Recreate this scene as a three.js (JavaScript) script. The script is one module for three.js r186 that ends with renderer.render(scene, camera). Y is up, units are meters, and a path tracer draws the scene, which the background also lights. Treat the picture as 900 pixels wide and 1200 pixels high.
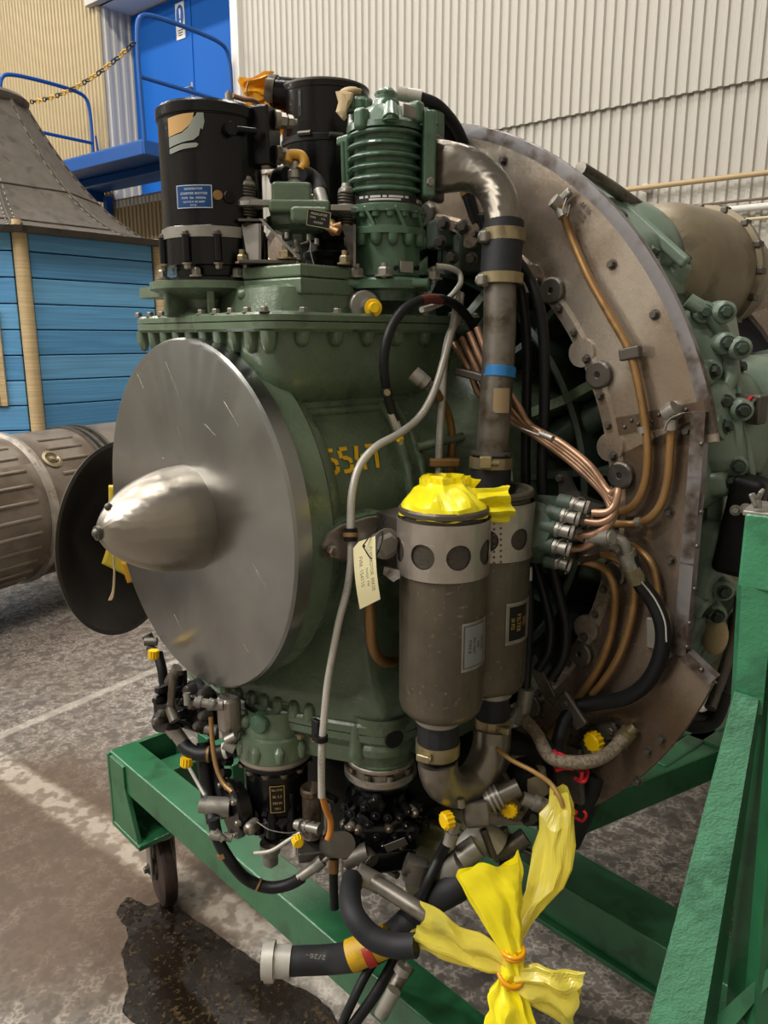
import * as THREE from 'three';
import { RoundedBoxGeometry } from 'three/addons/geometries/RoundedBoxGeometry.js';
import { mergeGeometries, toCreasedNormals } from 'three/addons/utils/BufferGeometryUtils.js';
import { RectAreaLightUniformsLib } from 'three/addons/lights/RectAreaLightUniformsLib.js';
RectAreaLightUniformsLib.init();

// ---------- camera, lights, exposure ----------
const scene = new THREE.Scene();
scene.background = new THREE.Color(0x14130f);
const EYE = 1.45, PITCH = 12.7 * Math.PI / 180, FOC = 900;
const camera = new THREE.PerspectiveCamera(67.38, 0.75, 0.05, 60);
camera.position.set(0, EYE, 0);
camera.rotation.x = -PITCH;
scene.add(camera);
const renderer = new THREE.WebGLRenderer({ antialias: true });
renderer.toneMapping = THREE.LinearToneMapping;
renderer.toneMappingExposure = 1.9;
renderer.shadowMap.enabled = true;
const LAMP_LEVEL = 40, LAMP_TINT = new THREE.Color(1.0, 0.965, 0.905);

// frame of the hall wall (local x along the wall, z out into the room) and of the engine (x across, y up, z to the nose)
const WALL_POS = new THREE.Vector3(-2.5515, 0, -9.45), WALL_TURN = -38.5 * Math.PI / 180;
const AXIS_POS = new THREE.Vector3(-0.312, EYE - 0.278, -1.195), ENGINE_TURN = -46.5 * Math.PI / 180;
const frameOf = (p, turn) => new THREE.Matrix4().makeRotationY(turn).setPosition(p);
const wallM = frameOf(WALL_POS, WALL_TURN), engM = frameOf(AXIS_POS, ENGINE_TURN), worldM = new THREE.Matrix4();

// ---------- small helpers ----------
const V = (x, y, z) => new THREE.Vector3(x, y, z);
const D2R = Math.PI / 180;
let seed = 20240;
const rnd = () => { seed = (seed * 1664525 + 1013904223) >>> 0; return seed / 4294967296; };
const rr = (a, b) => a + (b - a) * rnd();
const names = new Map();
function numbered(n) { const k = names.get(n) || 0; names.set(n, k + 1); return k ? `${n}_${String(k).padStart(3, '0')}` : n; }
// a sight line of the photograph in a given frame, and where it meets planes
function sight(px, py, M = engM) {
  const v = (px - 450) / FOC, u = -(py - 600) / FOC, c = Math.cos(PITCH), s = Math.sin(PITCH);
  const inv = M.clone().invert();
  const o = V(0, EYE, 0).applyMatrix4(inv);
  const d = V(v, u * c - s, -u * s - c).transformDirection(inv).multiplyScalar(Math.hypot(v, u, 1));
  return { o, d };
}
const along = (r, k) => r.o.clone().addScaledVector(r.d, k);
const PZ = (px, py, z, M) => { const r = sight(px, py, M); return along(r, (z - r.o.z) / r.d.z); };
const PX = (px, py, x, M) => { const r = sight(px, py, M); return along(r, (x - r.o.x) / r.d.x); };
const PY = (px, py, y, M) => { const r = sight(px, py, M); return along(r, (y - r.o.y) / r.d.y); };
const PD = (px, py, dep, M) => along(sight(px, py, M), dep);
const depthOf = (p, M = engM) => { const w = p.clone().applyMatrix4(M).sub(V(0, EYE, 0)); return -w.z * Math.cos(PITCH) - w.y * Math.sin(PITCH); };
const MODE = { z: PZ, x: PX, y: PY, d: PD };
function upright(px, py, dep, M = engM) {            // a vertical axis through a point
  const p = PD(px, py, dep, M), e = V(0, EYE, 0).applyMatrix4(M.clone().invert());
  const toEye = V(e.x - p.x, 0, e.z - p.z).normalize();
  return {
    x: p.x, z: p.z, toEye, facing: Math.atan2(toEye.x, toEye.z),
    y(row, r = 0) {                                   // height at which the front of radius r shows at this row
      const q = V(p.x, 0, p.z).addScaledVector(toEye, r), w = q.applyMatrix4(M), h = Math.hypot(w.x, w.z), f = -w.z;
      const u = -(row - 600) / FOC, c = Math.cos(PITCH), s = Math.sin(PITCH);
      const tan = (u * c - s) / (u * s + c);
      return EYE + tan * f - M.elements[13];
    },
    on(px2, py2, r) {                                 // point of the cylinder r seen at a pixel
      const q = sight(px2, py2, M), ox = q.o.x - p.x, oz = q.o.z - p.z;
      const a = q.d.x ** 2 + q.d.z ** 2, b = 2 * (ox * q.d.x + oz * q.d.z), cc = ox * ox + oz * oz - r * r;
      const disc = Math.max(0, b * b - 4 * a * cc), k = (-b - Math.sqrt(disc)) / 2 / a, pt = along(q, k);
      return { p: pt, n: V(pt.x - p.x, 0, pt.z - p.z).normalize(), a: Math.atan2(pt.x - p.x, pt.z - p.z) };
    },
  };
}
function onAxial(px, py, R) {                          // point on a cylinder about the engine axis
  const q = sight(px, py), a = q.d.x ** 2 + q.d.y ** 2, b = 2 * (q.o.x * q.d.x + q.o.y * q.d.y), c = q.o.x ** 2 + q.o.y ** 2 - R * R;
  return along(q, (-b - Math.sqrt(Math.max(0, b * b - 4 * a * c))) / 2 / a);
}
// ---------- geometry ----------
const UP = V(0, 1, 0);
const quatTo = (dir) => new THREE.Quaternion().setFromUnitVectors(UP, dir.clone().normalize());
const place = (g, p, q) => { const m = new THREE.Matrix4().compose(p, q || new THREE.Quaternion(), V(1, 1, 1)); return g.applyMatrix4(m); };
const Q = (x = 0, y = 0, z = 0) => new THREE.Quaternion().setFromEuler(new THREE.Euler(x, y, z));
function box(w, h, d, p = V(0, 0, 0), q) { return place(new THREE.BoxGeometry(w, h, d), p, q); }
function rbox(w, h, d, r, p = V(0, 0, 0), q, seg = 2) { return place(new RoundedBoxGeometry(w, h, d, seg, Math.min(r, w / 2.01, h / 2.01, d / 2.01)), p, q); }
function rod(a, b, r, r2 = r, seg = 14) {
  const d = b.clone().sub(a), g = new THREE.CylinderGeometry(r2, r, d.length(), seg);
  return place(g, a.clone().add(b).multiplyScalar(.5), quatTo(d));
}
function lathe(prof, p = V(0, 0, 0), dir = UP, seg = 40, crease = 32) {
  let g = new THREE.LatheGeometry(prof.map(([r, y]) => new THREE.Vector2(Math.max(r, 1e-5), y)), seg);
  g = toCreasedNormals(g, crease * D2R);
  return place(g, p, quatTo(dir));
}
function latheZ(prof, seg = 64, crease = 32) {          // [radius, z] about the engine axis
  let g = new THREE.LatheGeometry(prof.map(([r, z]) => new THREE.Vector2(Math.max(r, 1e-5), z)), seg);
  g = toCreasedNormals(g, crease * D2R);
  return g.rotateX(Math.PI / 2);
}
function tube(pts, r, seg, rad = 10, closed = false) {
  const c = new THREE.CatmullRomCurve3(pts, closed, 'centripetal');
  const n = seg || Math.max(8, Math.min(90, pts.length * 9));
  const gs = [new THREE.TubeGeometry(c, n, r, rad, closed)];
  if (!closed) for (const t of [0, 1]) {
    const g = new THREE.CircleGeometry(r, rad);
    const d = c.getTangentAt(t).multiplyScalar(t ? 1 : -1);
    g.applyQuaternion(new THREE.Quaternion().setFromUnitVectors(V(0, 0, 1), d)); g.translate(...c.getPointAt(t).toArray());
    gs.push(g);
  }
  return merge(gs);
}
function pipe(list, r, mode = 'z', seg, rad) { return tube(list.map(([a, b, v]) => MODE[mode](a, b, v)), r, seg, rad); }
function extrude(pts, h, bevel = 0, holes = []) {        // outline in x,y extruded along +z from 0 to h
  const s = new THREE.Shape(pts.map((p) => new THREE.Vector2(p[0], p[1])));
  for (const c of holes) { const k = new THREE.Path(); k.absarc(c[0], c[1], c[2], 0, Math.PI * 2, true); s.holes.push(k); }
  return new THREE.ExtrudeGeometry(s, { depth: h - 2 * bevel, bevelEnabled: bevel > 0, bevelThickness: bevel, bevelSize: bevel, bevelOffset: -bevel, bevelSegments: 2, curveSegments: 24 }).translate(0, 0, bevel);
}
const slab = (pts, y0, y1, bevel = 0, holes = []) =>     // outline in x,z between two heights
  extrude(pts.map(([x, z]) => [x, -z]), y1 - y0, bevel, holes).rotateX(-Math.PI / 2).translate(0, y0, 0);
function hexHead(p, dir, r, h, washer = true) {
  const gs = [lathe([[0, h], [r * .8, h], [r, h * .82], [r, 0]], V(0, 0, 0), UP, 6, 20)];
  if (washer) gs.push(lathe([[0, h * .2], [r * 1.35, h * .2], [r * 1.35, 0]], V(0, 0, 0), UP, 14, 30));
  const g = merge(gs); return place(g, p, quatTo(dir));
}
function merge(list) {
  list = list.flat(3).filter(Boolean).map((g) => {
    let n = g.index ? g.toNonIndexed() : g.clone();
    for (const k of Object.keys(n.attributes)) if (!['position', 'normal', 'uv'].includes(k)) n.deleteAttribute(k);
    if (!n.attributes.normal) n.computeVertexNormals();
    if (!n.attributes.uv) n.setAttribute('uv', new THREE.BufferAttribute(new Float32Array(n.attributes.position.count * 2), 2));
    return n;
  });
  return list.length === 1 ? list[0] : mergeGeometries(list, false);
}
function boxUV(g) {                                      // uv in metres from the dominant face direction
  const p = g.attributes.position, n = g.attributes.normal, uv = new Float32Array(p.count * 2);
  for (let i = 0; i < p.count; i += 3) {
    let ax = 0, ay = 0, az = 0;
    for (let k = i; k < Math.min(i + 3, p.count); k++) { ax += n.getX(k); ay += n.getY(k); az += n.getZ(k); }
    ax = Math.abs(ax); ay = Math.abs(ay); az = Math.abs(az);
    for (let k = i; k < Math.min(i + 3, p.count); k++) {
      const x = p.getX(k), y = p.getY(k), z = p.getZ(k);
      if (ax >= ay && ax >= az) { uv[2 * k] = z; uv[2 * k + 1] = y; } else if (ay >= az) { uv[2 * k] = x; uv[2 * k + 1] = z; } else { uv[2 * k] = x; uv[2 * k + 1] = y; }
    }
  }
  g.setAttribute('uv', new THREE.BufferAttribute(uv, 2));
  return g;
}
// ---------- things and parts ----------
const things = [];
function thing(name, label, category, M = worldM, group) {
  const o = new THREE.Group(); o.name = numbered(name);
  M.decompose(o.position, o.quaternion, o.scale);
  o.userData = { label, category }; if (group) o.userData.group = group;
  scene.add(o); things.push(o); return o;
}
function part(name, geos, m, parent, label, keepUV = false) {
  const g = merge([geos]); if (!keepUV) boxUV(g);
  const o = new THREE.Mesh(g, m); o.name = numbered(name); o.castShadow = o.receiveShadow = true;
  if (label) o.userData.label = label;
  parent.add(o); return o;
}
function stuff(name, geos, m, parent, label) { const o = part(name, geos, m, parent, label); o.userData.kind = 'stuff'; return o; }
function struct(name, geos, m, parent = scene, keepUV = false) { const o = part(name, geos, m, parent, null, keepUV); if (parent === scene) o.userData.kind = 'structure'; return o; }
function settle(o) {                                      // put the group's origin at the base of what it holds
  const b = new THREE.Box3(), inv = new THREE.Matrix4();
  o.updateMatrixWorld(true); inv.copy(o.matrixWorld).invert();
  o.traverse((m) => { if (m.isMesh) { m.geometry.computeBoundingBox(); b.union(m.geometry.boundingBox.clone().applyMatrix4(new THREE.Matrix4().multiplyMatrices(inv, m.matrixWorld))); } });
  const base = V((b.min.x + b.max.x) / 2, b.min.y, (b.min.z + b.max.z) / 2);
  for (const c of o.children) c.position.sub(base);
  o.position.add(base.applyQuaternion(o.quaternion));
}
// ---------- noise and textures ----------
function lattice(n, s) { const a = new Float32Array(n * n); let q = s * 7919 + 13; for (let i = 0; i < n * n; i++) { q = (q * 1664525 + 1013904223) >>> 0; a[i] = q / 4294967296; } return a; }
function tiled(size, cx, cy, s) {                         // one octave of tiling value noise, cx by cy cells
  const N = Math.max(cx, cy), L = lattice(N, s), out = new Float32Array(size * size), sm = (t) => t * t * (3 - 2 * t);
  for (let y = 0; y < size; y++) {
    const v = y / size * cy, j = Math.floor(v), fy = sm(v - j), j0 = j % cy, j1 = (j + 1) % cy;
    for (let x = 0; x < size; x++) {
      const u = x / size * cx, i = Math.floor(u), fx = sm(u - i), i0 = i % cx, i1 = (i + 1) % cx;
      const a = L[j0 * N + i0], b = L[j0 * N + i1], c = L[j1 * N + i0], d = L[j1 * N + i1];
      out[y * size + x] = (a + (b - a) * fx) * (1 - fy) + (c + (d - c) * fx) * fy;
    }
  }
  return out;
}
function fbm(size, cx, cy, oct, s, gain = .5) {
  const out = new Float32Array(size * size); let amp = 1, tot = 0;
  for (let o = 0; o < oct; o++) { const t = tiled(size, Math.min(size, cx << o), Math.min(size, cy << o), s + o * 31); for (let i = 0; i < out.length; i++) out[i] += t[i] * amp; tot += amp; amp *= gain; }
  for (let i = 0; i < out.length; i++) out[i] /= tot; return out;
}
function dataTex(size, fn, srgb = true, repeat = 1) {     // fn(i, x, y) -> [r,g,b] 0..1
  const d = new Uint8Array(size * size * 4);
  for (let i = 0; i < size * size; i++) { const c = fn(i, i % size, (i / size) | 0); for (let k = 0; k < 3; k++) d[i * 4 + k] = Math.max(0, Math.min(255, c[k] * 255)); d[i * 4 + 3] = 255; }
  const t = new THREE.DataTexture(d, size, size); t.wrapS = t.wrapT = THREE.RepeatWrapping; t.magFilter = THREE.LinearFilter; t.minFilter = THREE.LinearMipmapLinearFilter; t.generateMipmaps = true;
  if (srgb) t.colorSpace = THREE.SRGBColorSpace; t.repeat.set(repeat, repeat); t.needsUpdate = true; return t;
}
const ss = (a, b, x) => { const t = Math.max(0, Math.min(1, (x - a) / (b - a))); return t * t * (3 - 2 * t); };
const mixc = (a, b, t) => [a[0] + (b[0] - a[0]) * t, a[1] + (b[1] - a[1]) * t, a[2] + (b[2] - a[2]) * t];
const again = (t, n) => { const c = t.clone(); c.repeat.set(n, n); c.needsUpdate = true; return c; };
function canvasTex(w, h, draw) {
  const c = document.createElement('canvas'); c.width = w; c.height = h; draw(c.getContext('2d'), w, h);
  const t = new THREE.CanvasTexture(c); t.colorSpace = THREE.SRGBColorSpace; return t;
}
// ---------- materials ----------
const nA = fbm(512, 6, 6, 6, 3), nB = fbm(512, 4, 4, 7, 17), nC = fbm(512, 40, 40, 3, 41), nS = fbm(512, 4, 128, 3, 77), nF = tiled(512, 256, 256, 5);
const T = {
  mottle: dataTex(512, (i) => { const v = .80 + .22 * nA[i] - .25 * ss(.62, .75, nB[i]) * .6; return [v, v, v]; }, true, 4),
  grime: dataTex(512, (i) => mixc([1, 1, 1], [.50, .42, .34], .85 * ss(.45, .72, nA[i]) * (.5 + nC[i] * .7) + .12 * nC[i]), true, 3),
  chip: dataTex(512, (i) => mixc([1, 1, 1], [2.2, 2.0, 1.7], .34 * ss(.70, .78, nC[i]) * ss(.5, .6, nB[i])).map((x) => x * (.36 + .10 * nA[i])), true, 5),
  rough: dataTex(512, (i) => { const v = .55 + .55 * (nA[i] - .5) + .3 * (nC[i] - .5); return [v, v, v]; }, false, 4),
  peel: dataTex(512, (i) => { const v = nC[i] * .7 + nF[i] * .3; return [v, v, v]; }, false, 6),
  streak: dataTex(512, (i) => { const v = nS[i] * .8 + nF[i] * .2; return [v, v, v]; }, false, 4),
  stain: dataTex(512, (i) => mixc([1.0, .99, .97], [.76, .71, .66], ss(.40, .70, nB[i]) * .8 + (nC[i] - .5) * .2), true, 1.7),
};
T.brushed = dataTex(512, (i) => { const v = .29 + .07 * (nB[i] - .5); return [v, v, v]; }, false, 2);
T.brushedC = dataTex(512, (i) => { const v = .90 + .16 * (nB[i] - .5); return [v, v, v]; }, true, 3.4);
const M = {};
const std = (o) => new THREE.MeshStandardMaterial(o), phy = (o) => new THREE.MeshPhysicalMaterial(o);
const rgb = (r, g, b) => new THREE.Color().setRGB(r, g, b);
M.green = phy({ color: 0x677a63, map: T.mottle, roughness: .42, roughnessMap: again(T.rough, 3), metalness: 0, clearcoat: .25, clearcoatRoughness: .3, bumpMap: T.peel, bumpScale: .0004 });
M.greenDark = phy({ color: 0x4f7059, map: T.mottle, roughness: .3, clearcoat: .5, clearcoatRoughness: .15, bumpMap: T.peel, bumpScale: .0004 });
M.greenPale = phy({ color: 0x7d9180, map: T.mottle, roughness: .42, clearcoat: .2, clearcoatRoughness: .3, bumpMap: T.peel, bumpScale: .0004 });
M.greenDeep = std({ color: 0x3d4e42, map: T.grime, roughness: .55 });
M.olive = std({ color: 0x958871, map: T.mottle, roughness: .45, metalness: .35 });
M.black = phy({ color: 0x101012, map: T.mottle, roughness: .2, specularIntensity: .75, bumpMap: T.peel, bumpScale: .0003 });
M.blackMatt = phy({ color: 0x121213, roughness: .55, specularIntensity: .6, map: T.mottle });
M.rubber = phy({ color: 0x232427, roughness: .6, specularIntensity: .6, bumpMap: T.peel, bumpScale: .0002 });
M.hose = phy({ color: 0x17181a, roughness: .45, specularIntensity: .6, bumpMap: T.peel, bumpScale: .0003 });
M.alu = std({ color: 0xa9aaa8, metalness: 1, roughness: 1, roughnessMap: T.brushed, map: T.brushedC });
M.polish = std({ color: 0xa39c92, metalness: 1, roughness: .34 });
M.steel = std({ color: 0xa09a92, metalness: .65, roughness: .4, map: T.grime });
M.steelDark = std({ color: 0x6e6962, metalness: .7, roughness: .45, map: T.mottle });
M.zinc = std({ color: 0xa5a198, metalness: .55, roughness: .42, map: T.mottle });
M.shroud = std({ color: 0xb9b0a6, metalness: .6, roughness: .45, map: T.stain, roughnessMap: T.rough, bumpMap: T.peel, bumpScale: .0002 });
M.shroudBrown = std({ color: 0x85786d, metalness: .6, roughness: .42, map: T.stain, roughnessMap: T.rough, bumpMap: T.peel, bumpScale: .0002 });
M.rimSteel = std({ color: 0x98969a, metalness: .8, roughness: .42, map: T.grime });
M.can = std({ color: 0xffffff, map: again(T.chip, 6), roughness: .4, metalness: .35, bumpMap: T.peel, bumpScale: .0002 });
M.can.color.setRGB(.78, .66, .48);
M.bandSteel = std({ color: 0xc4bbb0, metalness: .7, roughness: .34, map: T.mottle });
M.pipeGrey = std({ color: 0x77726a, metalness: .5, roughness: .38, map: T.grime });
M.pipeCast = std({ color: 0x8c857a, metalness: .75, roughness: .3, map: T.mottle });
M.copper = std({ color: 0xbd957a, metalness: .6, roughness: .38, map: T.mottle });
M.brass = std({ color: 0xa98253, metalness: .5, roughness: .4, map: T.mottle });
M.goldClamp = std({ color: 0xa89a78, metalness: .7, roughness: .42, map: T.mottle });
M.silverTube = std({ color: 0xcbc7be, metalness: .3, roughness: .42, map: T.mottle });
M.yellow = std({ color: 0xf0c400, roughness: .42 });
M.yellow2 = std({ color: 0xe8d400, roughness: .4 });
M.nameplateBack = std({ color: 0x8f8d84, metalness: .6, roughness: .4 });
M.red = std({ color: 0xc8202c, roughness: .6 });
M.bag = phy({ color: 0xfff01c, roughness: .3, transmission: .14, thickness: 0, side: THREE.DoubleSide, clearcoat: .3, clearcoatRoughness: .2 });
M.bagPale = phy({ color: 0xfff266, roughness: .26, transmission: .48, thickness: 0, side: THREE.DoubleSide, clearcoat: .35, clearcoatRoughness: .2 });
M.bagOrange = phy({ color: 0xf0a800, roughness: .35, transmission: .2, thickness: 0, side: THREE.DoubleSide, clearcoat: .2 });
M.stand = phy({ color: 0x2d6e48, roughness: .34, clearcoat: .4, clearcoatRoughness: .2, map: T.mottle, bumpMap: T.peel, bumpScale: .0003 });
M.standMid = phy({ color: 0x43936a, roughness: .3, clearcoat: .4, clearcoatRoughness: .2, map: T.mottle, bumpMap: T.peel, bumpScale: .0008 });
M.standPeel = phy({ color: 0x66ad89, roughness: .22, clearcoat: .6, clearcoatRoughness: .1, map: T.mottle, bumpMap: again(T.peel, 2.2), bumpScale: .0022 });
M.cloth = std({ color: 0xcdb790, roughness: .95, map: T.mottle });
M.hole = std({ color: 0x101010, roughness: .8 });
const CREAM = rgb(.74, .70, .62);
M.wallSheet = std({ color: 0xbdb9b0, roughness: .5 });
M.wallTan = std({ color: 0xb09f7c, roughness: .5 });
M.wallPlain = std({ color: 0x8b867c, roughness: .8 });
M.ceiling = std({ color: 0x55524c, roughness: .9 });
M.blueDoor = phy({ color: 0x045cb4, roughness: .65, specularIntensity: .5 });
M.blueSteel = phy({ color: 0x0c4b94, roughness: .45, specularIntensity: .7 });
M.white = std({ color: 0xdcdad4, roughness: .55 });
M.lamp = std({ color: 0xffffff, emissive: 0xfff0d8, emissiveIntensity: 6, roughness: .5 });

// ---------- the hall ----------
{ // floor with near area printed from wear, stains and faded lines
  const FX0 = -3.4, FZ0 = -6.3, FS = 5.8, N = 2048;
  const fl = (px, py) => { const p = PY(px, py, 0, worldM); return [p.x, p.z]; };
  const l1a = fl(0, 897), l1b = fl(430, 1172), l2a = fl(0, 862), l2b = fl(182, 785), l2c = [l2b[0] + (l2b[0] - l2a[0]) * 2, l2b[1] + (l2b[1] - l2a[1]) * 2];
  const l1m = fl(-200, 770), l1c = [l1b[0] + (l1b[0] - l1a[0]) * .4, l1b[1] + (l1b[1] - l1a[1]) * .4];
  const segd = (x, z, a, b) => { const dx = b[0] - a[0], dz = b[1] - a[1], t = Math.max(0, Math.min(1, ((x - a[0]) * dx + (z - a[1]) * dz) / (dx * dx + dz * dz))); return Math.hypot(x - a[0] - dx * t, z - a[1] - dz * t); };
  const p1 = fl(-60, 1010), p2 = fl(60, 1000), p3 = fl(20, 940), p4 = fl(160, 1050);
  const f1 = fbm(1024, 260, 260, 2, 9), f2 = fbm(1024, 110, 110, 3, 29), f3 = fbm(512, 6, 6, 6, 55), f4 = fbm(512, 14, 14, 4, 71);
  const base = [.42, .395, .37], light = [.64, .61, .575], dark = [.29, .265, .245];
  const at = (f, s, x, y, k) => f[(((y * k) | 0) % s) * s + (((x * k) | 0) % s)];
  const near = dataTex(N, (i, x, y) => {
    const wx = FX0 + (x + .5) / N * FS, wz = FZ0 + (y + .5) / N * FS;
    const a = at(f1, 1024, x, y, 1), b = at(f2, 1024, x, y, 1), c = at(f3, 512, x, y, .25), d = at(f4, 512, x, y, .25);
    let col = mixc(base, light, ss(.78, .95, 1 - Math.abs(2 * (a * .75 + b * .25) - 1)) * ss(.40, .55, b * .7 + d * .3) * .9);
    col = mixc(col, dark, ss(.50, .36, a * .4 + b * .6) * .7);
    col = mixc(col, [.36, .30, .25], ss(.50, .72, c) * .35);
    // brown oily patch left of the line
    const q = Math.min(segd(wx, wz, p1, p2), segd(wx, wz, p3, p4));
    col = mixc(col, [.30, .22, .15], .72 * ss(.46, .12, q + (d - .5) * .35 + (c - .5) * .3));
    const e1 = Math.min(segd(wx, wz, l1m, l1a), segd(wx, wz, l1a, l1b)) + (d - .5) * .03, e2 = segd(wx, wz, l2a, l2c) + (d - .5) * .016;
    const e3 = segd(wx, wz, l1b, l1c);
    const w = Math.max(ss(.065, .03, e1) * (.35 + .40 * ss(.35, .6, b)), ss(.03, .016, e2) * .6, ss(.06, .02, e3) * .2);
    col = mixc(col, [.76, .735, .69], w * .8);
    return col;
  });
  near.wrapS = near.wrapT = THREE.ClampToEdgeWrapping;
  const far = dataTex(512, (i, x, y) => { const a = at(f1, 1024, x, y, 1), b = at(f2, 1024, x, y, 1); let col = mixc(base, light, ss(.80, .98, 1 - Math.abs(2 * (a * .6 + b * .4) - 1)) * .5); return mixc(col, dark, ss(.52, .38, a * .4 + b * .6) * .5); }, true, .6);
  const rg = dataTex(512, (i) => { const v = .50 + .35 * (nA[i] - .5) + .2 * (nC[i] - .5); return [v, v, v]; }, false, 1);
  M.floorNear = std({ map: near, roughness: .62 }); M.floorFar = std({ map: far, roughness: .6 });
  const X0 = -16, X1 = 14, Z0 = -19, Z1 = 10, FX1 = FX0 + FS, FZ1 = FZ0 + FS, sl = (a, b, c, d) => box(b - a, .1, d - c, V((a + b) / 2, -.05, (c + d) / 2));
  const f = struct('floor', [sl(X0, FX0, Z0, Z1), sl(FX1, X1, Z0, Z1), sl(FX0, FX1, Z0, FZ0), sl(FX0, FX1, FZ1, Z1)], M.floorFar);
  const g = sl(FX0, FX1, FZ0, FZ1).toNonIndexed(), P = g.attributes.position, uv = new Float32Array(P.count * 2);
  for (let i = 0; i < P.count; i++) { uv[2 * i] = (P.getX(i) - FX0) / FS; uv[2 * i + 1] = (P.getZ(i) - FZ0) / FS; }
  g.setAttribute('uv', new THREE.BufferAttribute(uv, 2));
  part('worn_floor_area', g, M.floorNear, f, null, true);
}
function corrugated(x0, x1, y0, y1, z = 0, period = .078, depth = .020) {   // trapezoid sheet in the wall frame
  const prof = [[0, 0], [.34, 0], [.46, 1], [.84, 1], [.96, 0]], pts = [];
  for (let k = Math.floor(x0 / period) - 1; k * period < x1 + period; k++) for (const [u, v] of prof) pts.push([(k + u) * period, v * depth]);
  const cut = []; 
  for (let i = 0; i < pts.length - 1; i++) { let [a, b] = [pts[i], pts[i + 1]]; if (b[0] <= x0 || a[0] >= x1) continue; const L = (x) => a[1] + (b[1] - a[1]) * (x - a[0]) / (b[0] - a[0]); if (a[0] < x0) a = [x0, L(x0)]; if (b[0] > x1) b = [x1, L(x1)]; if (!cut.length) cut.push(a); cut.push(b); }
  const outline = [...cut, [x1, -.012], [x0, -.012]];
  return extrude(outline.map(([x, v]) => [x, -v]), y1 - y0).rotateX(-Math.PI / 2).translate(0, y0, z);
}
const wallGroup = new THREE.Group(); wallGroup.name = 'wall_back'; wallGroup.userData = { kind: 'structure' };
wallM.decompose(wallGroup.position, wallGroup.quaternion, wallGroup.scale); scene.add(wallGroup);
const RX0 = -1.0, RX1 = 1.42, RZ = -.44, RTOP = 5.26, SEAM = 3.13, HALL = 7.6;
{
  // backing slabs around the door recess, sheets hung in front
  part('wall_core', [box(10.9, HALL, .2, V(-6.56, HALL / 2, -.14)), box(8.7, HALL, .2, V(5.65, HALL / 2, -.14)), box(RX1 - RX0, HALL - RTOP - .1, .2, V((RX0 + RX1) / 2, (HALL + RTOP + .1) / 2, -.14)), box(RX1 - RX0, 3.1, .2, V((RX0 + RX1) / 2, 1.55, -.14))], M.wallPlain, wallGroup);
  for (let x = RX1; x < 9.5; x += 1.05) { part('wall_sheet', corrugated(x, x + 1.05, SEAM - .04, HALL, .012), M.wallSheet, wallGroup); part('wall_sheet', corrugated(x, x + 1.05, 0, SEAM, -.02), M.wallSheet, wallGroup); }
  for (let x = RX0 - 1.05; x > -11; x -= 1.05) part('wall_sheet', corrugated(x, x + 1.05, 0, HALL, .0), M.wallTan, wallGroup);
  for (let x = RX0; x < RX1 - .1; x += (RX1 - RX0) / 2) { part('wall_sheet', corrugated(x, x + (RX1 - RX0) / 2, RTOP + .28, HALL, .012), M.wallSheet, wallGroup); part('wall_sheet', corrugated(x, x + (RX1 - RX0) / 2, 0, 3.12, -.02), M.wallTan, wallGroup); }
  // reveal of the recess
  const rev = corrugated(0, -RZ, 3.1, RTOP, 0, .11, .02).rotateY(Math.PI / 2).translate(RX0, 0, 0);
  part('recess_side', [rev, box(.05, RTOP - 3.1, -RZ, V(RX0 - .04, (RTOP + 3.1) / 2, RZ / 2))], M.wallSheet, wallGroup);
  part('recess_side', box(.05, RTOP - 3.1, -RZ, V(RX1 + .02, (RTOP + 3.1) / 2, RZ / 2)), M.white, wallGroup);
  part('recess_ceiling', box(RX1 - RX0 + .1, .06, -RZ, V((RX0 + RX1) / 2, RTOP + .03, RZ / 2)), M.white, wallGroup);
  part('recess_floor', box(RX1 - RX0 + .1, .08, -RZ, V((RX0 + RX1) / 2, 3.06, RZ / 2)), M.white, wallGroup);
  part('recess_back', box(RX1 - RX0 + .2, RTOP - 3, .1, V((RX0 + RX1) / 2, (RTOP + 3) / 2, RZ - .1)), M.wallPlain, wallGroup);
  part('lintel', rbox(RX1 - RX0 + .34, .28, .12, .008, V((RX0 + RX1) / 2, RTOP + .14, .025)), M.wallSheet, wallGroup);
  part('door_jamb', rbox(.11, RTOP - 3.1, .07, .008, V(RX1 - .0, (RTOP + 3.1) / 2, .05)), M.white, wallGroup);
}
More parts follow.
